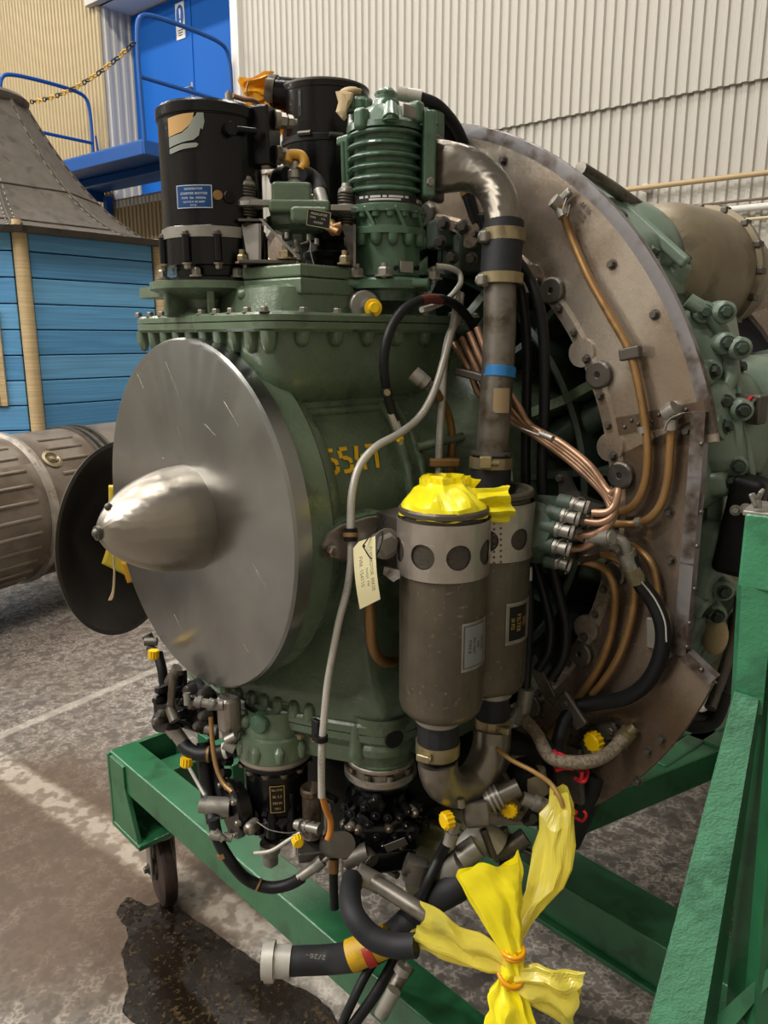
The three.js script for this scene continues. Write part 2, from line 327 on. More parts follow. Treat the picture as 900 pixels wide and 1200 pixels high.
{ // blue double door in the recess
  const d = new THREE.Group(); d.name = 'door_1'; d.userData = { kind: 'structure' }; wallM.decompose(d.position, d.quaternion, d.scale); scene.add(d);
  const a = RX0 + .03, b = RX1 - .40, m = PZ(229, 60, RZ, wallM).x, y0 = 3.12, y1 = RTOP - .02, z = RZ + .02;
  part('door_leaf', rbox(m - a - .004, y1 - y0, .05, .006, V((a + m) / 2, (y0 + y1) / 2, z)), M.blueDoor, d);
  part('door_leaf', rbox(b + .38 - m - .004, y1 - y0, .05, .006, V((m + b + .38) / 2, (y0 + y1) / 2, z)), M.blueDoor, d);
  part('door_strip', rbox(.03, y1 - y0, .012, .003, V(m, (y0 + y1) / 2, z + .03)), M.blueDoor, d);
  const hp = PZ(222, 103, z + .05, wallM);
  part('door_handle', [rod(V(hp.x + .03, hp.y, z), V(hp.x + .03, hp.y, z + .07), .012), rod(V(hp.x + .03, hp.y, z + .07), V(hp.x - .09, hp.y, z + .07), .010), rbox(.04, .16, .012, .004, V(hp.x + .03, hp.y - .02, z + .03))], M.steel, d);
  const s = thing('safety_sign', 'white notice with a blue exclamation disc on the blue door', 'sign', wallM);
  const s0 = PZ(205, 5, z + .035, wallM), s1 = PZ(218, 41, z + .035, wallM);
  const tx = canvasTex(128, 320, (c, w, h) => { c.fillStyle = '#e8e6e0'; c.fillRect(0, 0, w, h); c.fillStyle = '#1d5fae'; c.beginPath(); c.ellipse(64, 118, 56, 100, 0, 0, 7); c.fill(); c.fillStyle = '#fff'; c.beginPath(); c.moveTo(50, 50); c.lineTo(78, 50); c.lineTo(70, 140); c.lineTo(58, 140); c.fill(); c.beginPath(); c.ellipse(64, 168, 11, 18, 0, 0, 7); c.fill(); c.fillStyle = '#222'; for (let i = 0; i < 3; i++) c.fillRect(24 + i * 5, 238 + i * 22, 80 - i * 14, 9); });
  const pg = new THREE.PlaneGeometry(.155, .37).translate(s0.x + .075, s0.y - .185, z + .0335);
  part('sign_plate', box(.16, .375, .006, V(s0.x + .075, s0.y - .185, z + .030)), M.white, s);
  part('sign_print', pg, std({ map: tx, roughness: .5 }), s, null, true);
}
for (const [n, g] of [['wall_left', box(.2, HALL, 17, V(-11, HALL / 2, 8))], ['wall_right', box(.2, HALL, 17, V(9.6, HALL / 2, 8))], ['wall_front', box(21, HALL, .2, V(-.7, HALL / 2, 15.5))], ['ceiling', box(21.4, .2, 17, V(-.7, HALL + .1, 7.5))]])
  struct(n, g.applyMatrix4(wallM), n === 'ceiling' ? M.ceiling : M.wallPlain);
// strip lamps under the ceiling: a glowing diffuser and a light of the same size
for (const x of [-6.4, -2.4, 1.6, 5.6]) for (const z of [2.2, 5.6, 9.0, 12.4]) {
  const f = thing('ceiling_lamp', 'long strip lamp hanging under the hall ceiling', 'lamp', wallM, 'strip lamps under the hall ceiling');
  part('lamp_housing', rbox(2.4, .08, .34, .02, V(x, HALL - .26, z)), M.white, f);
  part('diffuser', box(2.3, .015, .28, V(x, HALL - .3075, z)), M.lamp, f);
  part('hanger', [rod(V(x - .9, HALL - .22, z), V(x - .9, HALL, z), .008), rod(V(x + .9, HALL - .22, z), V(x + .9, HALL, z), .008)], M.white, f);
  const l = new THREE.RectAreaLight(LAMP_TINT, LAMP_LEVEL * (z > 8 ? 1.7 : .7), 2.3, .28); l.position.set(x, HALL - .325, z); l.rotation.x = -Math.PI / 2; l.name = numbered('lamp_light'); f.add(l);
}
{ // blue access platform before the door
  const p = thing('access_platform', 'blue steel landing with tube railings under the double door', 'platform', wallM);
  const S = 1.35, X0 = -.87 * S, X1 = 1.05 * S, Z1 = .9 * S, Y = 3.235;
  part('deck', rbox(X1 - X0, .02, Z1, .004, V((X0 + X1) / 2, Y - .01, Z1 / 2 + .02)), M.blueSteel, p);
  part('edge_beam', rbox(X1 - X0, .12, .05, .006, V((X0 + X1) / 2, Y - .07, Z1)), M.blueSteel, p);
  for (const x of [X0, X1]) part('edge_beam', rbox(.05, .12, Z1, .006, V(x, Y - .07, Z1 / 2 + .02)), M.blueSteel, p);
  part('cross_beam', rbox(X1 - X0, .08, .06, .006, V((X0 + X1) / 2, Y - .07, Z1 * .5)), M.blueSteel, p);
  part('bracket', rbox(.08, .22, .08, .006, V(-1.0, Y - .2, .08)), M.blueSteel, p);
  for (const x of [X0 + .02, X1 - .02]) {
    const t = 1.06, r = .021, a = .12;
    part('railing', [tube([V(x, Y - .1, Z1 - .02), V(x, Y + t - a, Z1 - .02), V(x, Y + t - a * .3, Z1 - .02 - a * .3), V(x, Y + t, Z1 - .02 - a), V(x, Y + t, .14 + a), V(x, Y + t - a * .3, .14 + a * .3), V(x, Y + t - a, .14), V(x, Y - .02, .14)].map((q) => q), r, 90), rod(V(x, Y + t * .5, .14), V(x, Y + t * .5, Z1 - .02), r * .9)], M.blueSteel, p);
  }
  part('latch', rod(V(X0 + .02, Y + .36, .05), V(X0 + .02, Y + .62, .08), .012), M.blueSteel, p);
  const c = thing('barrier_chain', 'sagging yellow and black plastic chain between the platform railings', 'chain', wallM);
  const A = V(X0 + .02, Y + .76, Z1 + .0), B = V(X1 - .02, Y + .80, Z1 + .02), n = 40, cy = std({ color: 0xd8a92a, roughness: .5 }), ck = std({ color: 0x26221f, roughness: .5 });
  for (let i = 0; i < n; i++) {
    const t = (i + .5) / n, s = (u) => A.clone().lerp(B, u).add(V(0, -.17 * 4 * u * (1 - u), 0)), d = s(t + .01).sub(s(t - .01)).normalize();
    const g = new THREE.TorusGeometry(.018, .0065, 6, 12).scale(1.75, 1, 1).rotateX(i % 2 ? Math.PI / 2 * .9 : .3);
    g.applyQuaternion(new THREE.Quaternion().setFromUnitVectors(V(1, 0, 0), d)).translate(...s(t).toArray());
    part('chain_link', g, (i >> 1) % 2 ? ck : cy, c);
  }
}
{ // conduits along the wall, right
  const mk = (name, label, y, z, r, m, x0) => { const t = thing(name, label, 'pipe', wallM); part('pipe_run', rod(V(x0, y, z), V(8.8, y, z), r), m, t); for (let x = x0 + .3; x < 8.8; x += 1.2) part('wall_clip', rbox(.04, r * 2.6, z + .04, .004, V(x, y, z / 2 - .02)), M.white, t); };
  const tan = std({ color: 0xb79f78, roughness: .5 });
  mk('wall_conduit', 'tan conduit pipe running highest along the corrugated wall', 2.50, .09, .018, tan, 4.2);
  mk('wall_conduit', 'dark thin cable along the wall just above the white tube', 2.345, .08, .009, std({ color: 0x6b5b4c, roughness: .6 }), 4.7);
  mk('wall_conduit', 'white tube along the wall behind the olive combustion can', 2.295, .09, .022, M.white, 4.7);
  mk('wall_conduit', 'thin cream pipe lowest along the wall behind the combustion can', 2.225, .08, .011, std({ color: 0xcabf9a, roughness: .5 }), 4.7);
}
// ---------- garden hut behind the pipe ----------
{
  const wood = dataTex(512, (i, x, y) => { const v = .86 + .22 * (nS[((x * 1) % 512) + ((y) % 512) * 512] - .5); return [v, v, v]; }, true, 1);
  const blues = [0x68b2ea, 0x60a9e2, 0x74bcf0].map((c) => std({ color: c, map: wood, roughness: .55 }));
  const pine = std({ color: 0xe2c696, map: wood, roughness: .6 }), felt = std({ color: 0x5d564e, roughness: .95, map: again(T.mottle, 3), bumpMap: T.peel, bumpScale: .001 });
  const felt2 = std({ color: 0x8a8279, roughness: .9 });
  const hut = thing('garden_hut', 'round blue plank hut with pine corner posts and a flared grey felt roof', 'hut');
  const n = 10, R = 1.65, cz = -6.6, cx = -.4875 * 6.6, a0 = 32 * D2R;
  const corner = (k, r) => { const a = a0 + k * Math.PI * 2 / n; return [cx + r * Math.sin(a), cz + r * Math.cos(a)]; };
  const vrt = { y: (row, p) => { const u = -(row - 600) / FOC, c = Math.cos(PITCH), s = Math.sin(PITCH); return EYE + (u * c - s) / (u * s + c) * -p[1]; } };
  const eave = vrt.y(263, corner(0, R)), ph = .165, lean = .0;
  const rad = (y) => R + lean * (y - eave) * .55;
  for (let k = -3; k < 2; k++) {                        // planked faces towards the hall; the rest closed plainly
    const rows = Math.ceil(eave / ph);
    for (let j = 0; j < rows; j++) {
      const y1 = eave - j * ph, y0 = y1 - ph + .007, r = rad((y0 + y1) / 2), A = corner(k, r), B = corner(k + 1, r);
      const L = Math.hypot(B[0] - A[0], B[1] - A[1]), ang = -Math.atan2(B[1] - A[1], B[0] - A[0]);
      part('plank', rbox(L - .10, y1 - y0, .026, .006, V((A[0] + B[0]) / 2, (y0 + y1) / 2, (A[1] + B[1]) / 2), Q(0, ang, 0)), blues[(j * 7 + k + 30) % 3], hut);
    }
  }
  const back = [];
  for (let k = 0; k < n; k++) { const A = corner(k, R - .17), B = corner(k + 1, R - .17); back.push(box(Math.hypot(B[0] - A[0], B[1] - A[1]), eave, .03, V((A[0] + B[0]) / 2, eave / 2, (A[1] + B[1]) / 2), Q(0, -Math.atan2(B[1] - A[1], B[0] - A[0]), 0))); }
  part('inner_wall', back, std({ color: 0x1d2a38, roughness: .9 }), hut);
  for (let k = -3; k < 3; k++) {
    const A = corner(k, rad(eave) + .012), B = corner(k, rad(0) + .012);
    const p = rod(V(B[0], 0, B[1]), V(A[0], eave, A[1]), .064, .064, 4);
    part('corner_post', rod(V(B[0], 0, B[1]), V(A[0], eave, A[1]), .046, .046, 6), pine, hut);
    if (k === 0) part('plumb_peg', rod(V(A[0] + .02, eave - .03, A[1] + .07), V(A[0] + .02, eave + .02, A[1] + .07), .028), pine, hut);
  }
  { // window trim at the left face
    const p0 = sight(5, 470, worldM), A = corner(-1, R + .02), B = corner(0, R + .02);
    const t = .80, P = [A[0] + (B[0] - A[0]) * t, A[1] + (B[1] - A[1]) * t], ang = -Math.atan2(B[1] - A[1], B[0] - A[0]);
    const yb = vrt.y(476, P);
    part('window_trim', [rbox(.07, .62, .03, .004, V(P[0], yb + .31, P[1]), Q(0, ang, 0)), rbox(.5, .07, .03, .004, V(P[0] - Math.cos(ang) * .25, yb + .035, P[1] + Math.sin(ang) * .25), Q(0, ang, 0))], pine, hut);
  }
  // flared roof in n panels, each with a stitched seam
  const top = vrt.y(119, [cx, cz]), over = R * 1.10, y0 = eave - .02;
  const prof = (t) => { const r = .36 + (over - .36) * Math.pow(t, 1.0), y = y0 + (top - y0) * Math.pow(1 - t, 2.5); return [r, y]; };
  for (let k = -4; k < 5; k++) {
    const pos = [], idx = [], S = 14;
    for (let s = 0; s <= S; s++) { const [r, y] = prof(s / S); for (const kk of [k, k + 1]) { const c = corner(kk, r); pos.push(c[0], y, c[1]); } }
    for (let s = 0; s <= S; s++) { const [r, y] = prof(s / S); for (const kk of [k, k + 1]) { const c = corner(kk, r - .03); pos.push(c[0], y - .035, c[1]); } }
    const o = (S + 1) * 2;
    for (let s = 0; s < S; s++) { const a = s * 2; idx.push(a, a + 2, a + 1, a + 1, a + 2, a + 3, o + a, o + a + 1, o + a + 2, o + a + 1, o + a + 3, o + a + 2); }
    idx.push(S * 2, o + S * 2, S * 2 + 1, S * 2 + 1, o + S * 2, o + S * 2 + 1);
    const g = new THREE.BufferGeometry(); g.setAttribute('position', new THREE.Float32BufferAttribute(pos, 3)); g.setIndex(idx);
    const gg = toCreasedNormals(g, .7);
    const pan = part('roof_panel', gg, felt, hut);
    const seam = [], st = [];
    for (let s = 0; s <= 20; s++) { const [r, y] = prof(s / 20), c = corner(k, r + .006); seam.push(V(c[0], y + .006, c[1])); }
    part('seam', tube(seam, .008, 40, 6), felt, pan);
    for (const off of [-.03, .05]) for (let s = 0; s < 26; s++) { const [r, y] = prof((s + .3) / 26), [r2, y2] = prof((s + .75) / 26), a = corner(k + off, r * .998), b = corner(k + off, r2 * .998); st.push(rod(V(a[0], y + .004, a[1]), V(b[0], y2 + .004, b[1]), .004, .004, 5)); }
    stuff('stitching', st, felt2, pan);
    for (const t of [.34, .62]) { const [r, y] = prof(t), a = corner(k, r), b = corner(k + 1, r); part('overlap_edge', rod(V(a[0], y + .006, a[1]), V(b[0], y + .006, b[1]), .008, .008, 6), felt, pan); }
  }
  const cc = vrt.y(110, [cx, cz]);
  part('roof_cap', lathe([[.0, .0], [.30, .0], [.36, -.02], [.395, -.05], [.385, -.09], [.365, -.11], [.355, -.2]], V(cx, cc + .015, cz), UP, 40), felt, hut);
}
// ---------- ribbed jet pipe on a wooden cradle, left ----------
{
  const t = thing('jet_pipe', 'long ribbed grey metal jet pipe lying before the blue hut', 'jet pipe');
  const th = 29 * D2R, dir = V(Math.sin(th), 0, -Math.cos(th)), P = PD(40, 583, 4.3, worldM), R = .397;
  const c0 = P.clone(); c0.y = R + .155;
  const pm = std({ color: 0x8a8179, metalness: .55, roughness: .45, map: T.stain, bumpMap: T.streak, bumpScale: .0001 });
  const at = (s) => c0.clone().addScaledVector(dir, s);
  const sec = (a, b, r, r2 = r) => lathe([[r - .012, 0], [r, 0], [r2, b - a], [r2 - .012, b - a]], at(a), dir, 64);
  const B0 = -.2, B1 = .22;                                     // where the band and the joint sit
  const s1 = part('pipe_section', sec(-2.6, B0, R), pm, t), s2 = part('pipe_section', sec(B0 + .05, B1, R * .995), pm, t), s3 = part('pipe_section', sec(B1 + .12, 2.2, R * 1.0, R * .98), pm, t);
  part('clamp_band', lathe([[R, 0], [R + .018, .008], [R + .02, .025], [R + .018, .042], [R, .05]], at(B0), dir, 64), M.bandSteel, t);
  part('joint_ring', lathe([[R - .02, 0], [R + .012, 0], [R + .012, .018], [R - .03, .02], [R - .03, .05], [R + .006, .05], [R + .006, .075], [R - .03, .08], [R - .03, .1], [R + .012, .1], [R + .012, .12], [R - .02, .12]], at(B1), dir, 64), M.steelDark, t);
  const side = V(Math.cos(th), 0, Math.sin(th));
  const ribs = (a, b, n, off, par, r) => { for (let i = 0; i < n; i++) { const q = (i + off) / n * Math.PI * 2, o = side.clone().multiplyScalar(Math.cos(q)).add(UP.clone().multiplyScalar(Math.sin(q))), rr0 = r - .004; const A = at(a).addScaledVector(o, rr0), Bq = at(b).addScaledVector(o, rr0); if (o.y > .95 || o.x * 1 + o.z < -.75) continue; part('stiffening_rib', rod(A, Bq, .013, .013, 8), pm, par); } };
  ribs(-.75, B0 - .06, 30, .2, s1, R); ribs(-1.6, -.85, 30, .2, s1, R); ribs(B0 + .14, B1 - .06, 30, .6, s2, R * .995); ribs(B1 + .22, B1 + .5, 26, .4, s3, R); ribs(B1 + .6, B1 + .9, 26, .4, s3, R);
  const e = (function () { const q = sight(61, 538, worldM); let best = null; for (let k = 2; k < 6; k += .004) { const p = along(q, k), w = p.clone().sub(c0), s = w.dot(dir), rad = w.clone().addScaledVector(dir, -s); if (rad.length() <= R) { best = { p, n: rad.normalize() }; break; } } return best; })();
  if (e) part('sensor_boss', [lathe([[.012, -.01], [.05, -.012], [.055, .004], [.04, .008], [.028, -.004], [.02, -.01]], e.p, e.n, 24), hexHead(e.p, e.n, .014, .012)], M.goldClamp, t);
  const w = thing('wood_cradle', 'pale wooden cradle block under the ribbed jet pipe', 'cradle');
  const pw = std({ color: 0xcdb283, roughness: .7, map: T.mottle });
  for (const s of [-1.2, .45]) { const p = at(s); part('cradle_beam', rbox(.9, .13, .12, .006, V(p.x, .065, p.z), Q(0, -th, 0)), pw, w); for (const k of [-1, 1]) part('wedge', extrude([[0, 0], [.2, 0], [.2, .12]].map(([x, y]) => [x * k, y]).sort((a, b) => 0), .1, .004).applyMatrix4(new THREE.Matrix4().makeRotationY(-th).setPosition(p.x + k * Math.cos(th) * .22, .13, p.z + k * Math.sin(th) * .22)), pw, w); }
}
// ---------- dark bell cowl left of the disc ----------
{
  const t = thing('bell_cowl', 'dark hollow bell shaped metal cowl standing behind the polished disc', 'cowl');
  const c = PD(146, 630, 2.35, worldM), R = .292, ax = V(.945, .02, .326).normalize();
  const inner = std({ color: 0x2a2421, roughness: .45, metalness: .4, map: T.mottle }), outer = std({ color: 0x4a4440, roughness: .5, metalness: .5 });
  const prof = [[R, 0], [R * .93, -.014], [R * .78, -.048], [R * .55, -.098], [R * .28, -.150], [.0, -.178]];
  part('bell', lathe([[R - .008, 0], ...prof.slice().map(([r, y]) => [Math.max(0, r - .004), y + .003])], c, ax, 64, 60), inner, t);
  part('bell_skin', lathe([...prof.map(([r, y]) => [r + .002, y - .002]).reverse(), [R + .004, .004], [R - .008, .004]], c, ax, 64, 60), outer, t);
  const arm = PD(238, 640, 2.5, worldM), fp = V(arm.x, 0, arm.z), bk = c.clone().addScaledVector(ax, -.20);
  part('support_post', [rod(fp, V(fp.x, bk.y, fp.z), .02), rbox(.2, .02, .2, .004, V(fp.x, .01, fp.z))], M.blackMatt, t); part('support_arm', tube([bk, bk.clone().add(V(.02, 0, -.12)), V(fp.x - .1, bk.y, fp.z - .06), V(fp.x, bk.y, fp.z)], .02), M.blackMatt, t);
  const b = thing('plastic_bag', 'small dull yellow bag with a string hanging inside the dark bell cowl', 'bag');
  const bp = PD(137, 632, 2.2, worldM), up = V(0, 1, 0);
  const outline = [[-.01, .16], [.025, .16], [.06, .02], [.075, -.085], [.02, -.105], [-.045, -.062], [-.02, .0]];
  part('bag_skin', extrude(outline, .03, .008).applyMatrix4(new THREE.Matrix4().makeRotationY(.3).setPosition(bp)), std({ color: 0xcdb53a, roughness: .5 }), b);
  part('bag_fold', extrude([[.005, -.06], [.075, -.05], [.085, -.115], [.02, -.125]], .036, .008).applyMatrix4(new THREE.Matrix4().makeRotationY(.3).setPosition(bp)), std({ color: 0xd29a22, roughness: .5 }), b);
  const st = [PD(133, 650, 2.15, worldM), PD(134, 680, 2.15, worldM), PD(131, 702, 2.15, worldM), PD(128, 704, 2.15, worldM), PD(132, 694, 2.15, worldM), PD(134, 672, 2.15, worldM)];
  part('string', tube(st, .003, 30, 6), M.cloth, b);
}
// ---------- oily wet patch on the floor ----------
{
  const t = thing('oil_puddle', 'dark wet oily patch on the floor below the caster wheel', 'puddle');
  const P = (x, y) => { const p = PY(x, y, 0, worldM); return [p.x, p.z]; };
  const key = [[150, 1052], [172, 1062], [196, 1056], [214, 1068], [262, 1100], [300, 1128], [335, 1150], [372, 1170], [395, 1200], [380, 1250], [250, 1260], [190, 1215], [146, 1190], [150, 1150], [143, 1120], [150, 1092], [137, 1070]].map(([x, y]) => P(x, y));
  const c = new THREE.CatmullRomCurve3(key.map(([x, z]) => V(x, 0, z)), true, 'centripetal').getPoints(150);
  const pts = c.map((p, i) => [p.x + .0035 * Math.sin(i * 1.1) * Math.sin(i * .37), p.z + .003 * Math.cos(i * .53) * Math.sin(i * .21)]);
  const wet = dataTex(512, (i) => mixc([.10, .074, .044], [.40, .32, .21], ss(.58, .72, nA[i] * .3 + nC[i] * .7) * .6), true, 3.2);
  const wr = dataTex(512, (i) => { const v = .09 + .4 * ss(.46, .66, nB[i] * .5 + nC[i] * .5); return [v, v, v]; }, false, 2.2);
  part('wet_film', slab(pts, 0.0005, .0018), phy({ map: wet, roughness: 1, roughnessMap: wr, bumpMap: again(T.peel, 8), bumpScale: .0004, specularIntensity: .6 }), t);
}
// ---------- the jet engine: casings ----------
const E = thing('jet_engine', 'large green and bare metal radial compressor jet engine with a polished round intake cover', 'jet engine', engM);
function rrect(x0, x1, z0, z1, r, y, n = 5) {             // rounded rectangle in x,z
  const out = [];
  for (const [cx, cz, a0] of [[x1 - r, z1 - r, 0], [x0 + r, z1 - r, 90], [x0 + r, z0 + r, 180], [x1 - r, z0 + r, 270]]) for (let i = 0; i <= n; i++) { const a = (a0 + 90 * i / n) * D2R; out.push(V(cx + r * Math.cos(a), y, cz + r * Math.sin(a))); }
  return out;
}
function loft(secs, crease = .6, cap = true) {
  const n = secs[0].length, pos = [], idx = [];
  for (const s of secs) for (const p of s) pos.push(p.x, p.y, p.z);
  for (let k = 0; k < secs.length - 1; k++) for (let i = 0; i < n; i++) { const a = k * n + i, b = k * n + (i + 1) % n; idx.push(a, b, a + n, b, b + n, a + n); }
  if (cap) for (const [k, f] of [[0, 1], [secs.length - 1, 0]]) { const c = secs[k].reduce((a, p) => a.add(p), V(0, 0, 0)).divideScalar(n); const o = pos.length / 3; pos.push(c.x, c.y, c.z); for (let i = 0; i < n; i++) { const a = k * n + i, b = k * n + (i + 1) % n; f ? idx.push(o, b, a) : idx.push(o, a, b); } }
  const g = new THREE.BufferGeometry(); g.setAttribute('position', new THREE.Float32BufferAttribute(pos, 3)); g.setIndex(idx);
  return toCreasedNormals(g, crease);
}
const arcRib = (R, a0, a1, z, w, h, n = 40) => {           // a rib round the engine axis, w along z and h outward
  const secs = [];
  for (let i = 0; i <= n; i++) { const a = (a0 + (a1 - a0) * i / n) * D2R, c = Math.cos(a), s = Math.sin(a), q = (r, zz) => V(r * c, r * s, zz); secs.push([q(R - .01, z - w / 2), q(R - .01, z + w / 2), q(R + h * .7, z + w / 2), q(R + h, z + w * .28), q(R + h, z - w * .28), q(R + h * .7, z - w / 2)]); }
  return loft(secs, .9);
};
{ // polished cover disc with the nose bullet
  const R = .28, d = part('intake_cover', latheZ([[0, 0], [R - .008, 0], [R - .003, -.0015], [R, -.006], [R, -.030], [R - .02, -.031], [0, -.031]], 128, 25), M.alu, E, 'round polished aluminium cover disc');
  const L = .150, prof = []; for (let i = 0; i <= 26; i++) { const t = i / 26; prof.push([.0845 * Math.pow(1 - Math.pow(1 - t, 2.0), .62), L * (1 - t)]); }
  part('nose_bullet', latheZ([...prof, [.0845, 0], [.0, 0]], 72, 60), M.polish, d, 'blunt polished nose bullet');
  part('nose_bolt', [place(new THREE.SphereGeometry(.0085, 16, 10), V(0, 0, L - .001)), latheZ([[0, L + .002], [.011, L + .002], [.011, L - .006]], 16)], M.steelDark, d);
  part('set_screw', place(new THREE.SphereGeometry(.006, 12, 8), PZ(127, 594, L - .02)), M.steelDark, d);
  // scratches that stand in the metal
  const sc = []; for (const [x, y, x2, y2] of [[194, 424, 213, 474], [205, 448, 214, 480], [208, 500, 220, 535], [160, 437, 168, 455], [240, 497, 252, 510], [155, 500, 158, 512], [204, 720, 214, 740], [300, 670, 310, 690], [296, 660, 314, 692], [235, 745, 243, 760], [190, 536, 193, 538], [285, 755, 292, 765], [262, 470, 280, 500]]) sc.push(rod(PZ(x, y, .0002), PZ(x2, y2, .0002), .0003, .00012, 5));
  stuff('scratch', sc, M.bandSteel, d);
}
{
  const C = part('intake_casing', latheZ([[.0, -.031], [.268, -.031], [.272, -.036], [.272, -.074], [.262, -.084], [.242, -.092], [.235, -.10], [.235, -.27], [.238, -.30], [.245, -.335], [.265, -.37], [.292, -.40], [.315, -.415], [.325, -.42], [.325, -.62], [.0, -.62]], 96, 30), M.green, E, 'olive green cast intake casing');
  part('rib', arcRib(.235, -62, 62, -.103, .024, .012), M.green, C);
  part('rib', arcRib(.235, -20, 48, -.268, .018, .010), M.green, C);
  part('rib', arcRib(.238, -20, 46, -.296, .009, .009), M.green, C);
  for (const [a, z0, z1, R] of [[46, -.10, -.27, .236], [25.5, -.29, -.37, .25], [-8, -.29, -.38, .255]]) { const c = Math.cos(a * D2R), s = Math.sin(a * D2R); part('rib', rod(V(R * c, R * s, z0), V((R + (z1 < -.3 ? .03 : 0)) * c, (R + (z1 < -.3 ? .03 : 0)) * s, z1), .0075, .0075, 8), M.green, C); }
  // painted number
  const num = canvasTex(512, 256, (c, w, h) => {
    c.clearRect(0, 0, w, h); c.strokeStyle = '#f0bf10'; c.lineWidth = 33; c.lineCap = 'butt';
    const pen = (ox, ...strokes) => strokes.forEach((q) => { c.beginPath(); q.forEach(([x, y], k) => (k ? c.lineTo(ox + x, y) : c.moveTo(ox + x, y))); c.stroke(); });
    for (const ox of [16, 140]) { pen(ox, [[88, 34], [22, 34]], [[16, 46], [16, 112]], [[28, 112], [58, 112], [84, 130], [88, 160]], [[88, 172], [80, 204], [54, 222], [8, 222]]); }
    pen(262, [[52, 22], [18, 140]], [[14, 160], [104, 160]], [[76, 96], [76, 232]]); pen(384, [[8, 34], [84, 34]], [[98, 28], [92, 70], [66, 232]]);
    c.globalCompositeOperation = 'destination-out'; c.fillStyle = '#000';
    for (let i = 0; i < 500; i++) c.fillRect((i * 197) % 512, (i * 89) % 256, 2, 2);
  });
  { const A = onAxial(380, 545, .2365), B = onAxial(443, 523, .2365), a0 = -14 + 36, n = 12; const pos = [], uv = [], idx = []; const aT = 31.0, aB = 19.5;
    for (let i = 0; i <= n; i++) for (let j = 0; j <= 4; j++) { const z = A.z + (B.z - A.z) * i / n, a = (aB + (aT - aB) * j / 4) * D2R; pos.push(.2362 * Math.cos(a), .2362 * Math.sin(a), z); uv.push(i / n, j / 4); }
    for (let i = 0; i < n; i++) for (let j = 0; j < 4; j++) { const a = i * 5 + j; idx.push(a, a + 5, a + 1, a + 5, a + 6, a + 1); }
    const g = new THREE.BufferGeometry(); g.setAttribute('position', new THREE.Float32BufferAttribute(pos, 3)); g.setAttribute('uv', new THREE.Float32BufferAttribute(uv, 2)); g.setIndex(idx); g.computeVertexNormals();
    part('painted_number', g, std({ map: num, transparent: true, roughness: .5, polygonOffset: true, polygonOffsetFactor: -2, alphaTest: .4, side: THREE.DoubleSide }), C, 'yellow stencilled number', true); }
  // top box that carries the accessories
  const S = (y, x, zf, zb, r = .045) => rrect(-x, x, zb, zf, r, y, 6);
  const TB = part('top_housing', loft([S(.02, .16, -.07, -.36), S(.185, .165, -.06, -.41), S(.20, .182, -.048, -.425), S(.225, .192, -.04, -.435), S(.285, .192, -.038, -.435), S(.30, .192, -.038, -.435)]), M.green, E, 'green cast upper gear housing');
  part('flange', loft([S(.288, .207, -.026, -.455), S(.292, .211, -.022, -.459), S(.3015, .211, -.022, -.459)], .3), M.green, TB);
  part('flange', loft([S(.3030, .211, -.022, -.459), S(.311, .211, -.022, -.459), S(.3145, .208, -.025, -.456)], .3), M.green, TB);
  const edge = []; for (let i = 0; i < 10; i++) edge.push([-.185 + i * .041, -.030, 1]); for (let i = 0; i < 7; i++) edge.push([.2, -.085 - i * .062, 0]);
  edge.forEach(([x, z, f], i) => {
    part('bolt_boss', lathe([[0, f ? -.032 : -.023], [.006, f ? -.030 : -.021], [.0105, -.014], [.0115, 0], [0, 0]], V(x + (f ? 0 : -.004), .289, z - (f ? .006 : 0)), UP, 14, 60), M.green, TB);
    if (i !== 3 && i !== 4) part('bolt', hexHead(V(x, .314, z), UP, .0062, .0075), M.zinc, TB);
  });
  // stepped cover above the flange
  part('cover', loft([S(.312, .172, -.062, -.43), S(.318, .166, -.068, -.424), S(.352, .160, -.075, -.42), S(.356, .150, -.08, -.41)], .5), M.green, TB, 'stepped green cover');
  part('cover', loft([rrect(-.20, -.05, -.16, -.03, .03, .345), rrect(-.20, -.05, -.16, -.03, .03, .362)], .3), M.green, TB);
  // pad of starter: waisted pedestal
  const c1 = upright(245, 330, 1.23);
  part('starter_pedestal', [lathe([[.055, .312], [.042, .325], [.045, .338], [.085, .350], [.092, .353], [.092, .364], [0, .364]], V(c1.x, 0, c1.z), UP, 40, 30), ...[0, 60, 120, 180, 240, 300].map((a) => rbox(.012, .045, .05, .004, V(c1.x + .055 * Math.sin(a * D2R), .333, c1.z + .055 * Math.cos(a * D2R)), Q(0, a * D2R, 0)))], M.green, TB);
  // small platform under the regulator
  const p1 = PD(284, 318, 1.17), p2 = PD(352, 318, 1.10), p3 = PD(413, 318, 1.17), p4 = PD(413, 318, 1.30), p5 = PD(284, 318, 1.30);
  const pts = [p1, p2, p3, p4, p5].map((p) => [p.x, p.z]), py = upright(350, 320, 1.15), ya = py.y(312), yb = py.y(346);
  const shrink = (f) => { const cx = pts.reduce((a, p) => a + p[0], 0) / 5, cz = pts.reduce((a, p) => a + p[1], 0) / 5; return pts.map(([x, z]) => [cx + (x - cx) * f, cz + (z - cz) * f]); };
  part('regulator_base', [slab(shrink(1), ya - .018, ya, .003), slab(shrink(1.02), yb, ya - .019, .003), slab(shrink(.8), .33, yb, .004)], M.green, TB);
  for (const [x, y] of [[288, 345], [318, 352], [335, 350]]) part('cast_lump', place(new THREE.SphereGeometry(.014, 14, 10).scale(1, .8, 1), PD(x, y, 1.16)), M.green, TB);
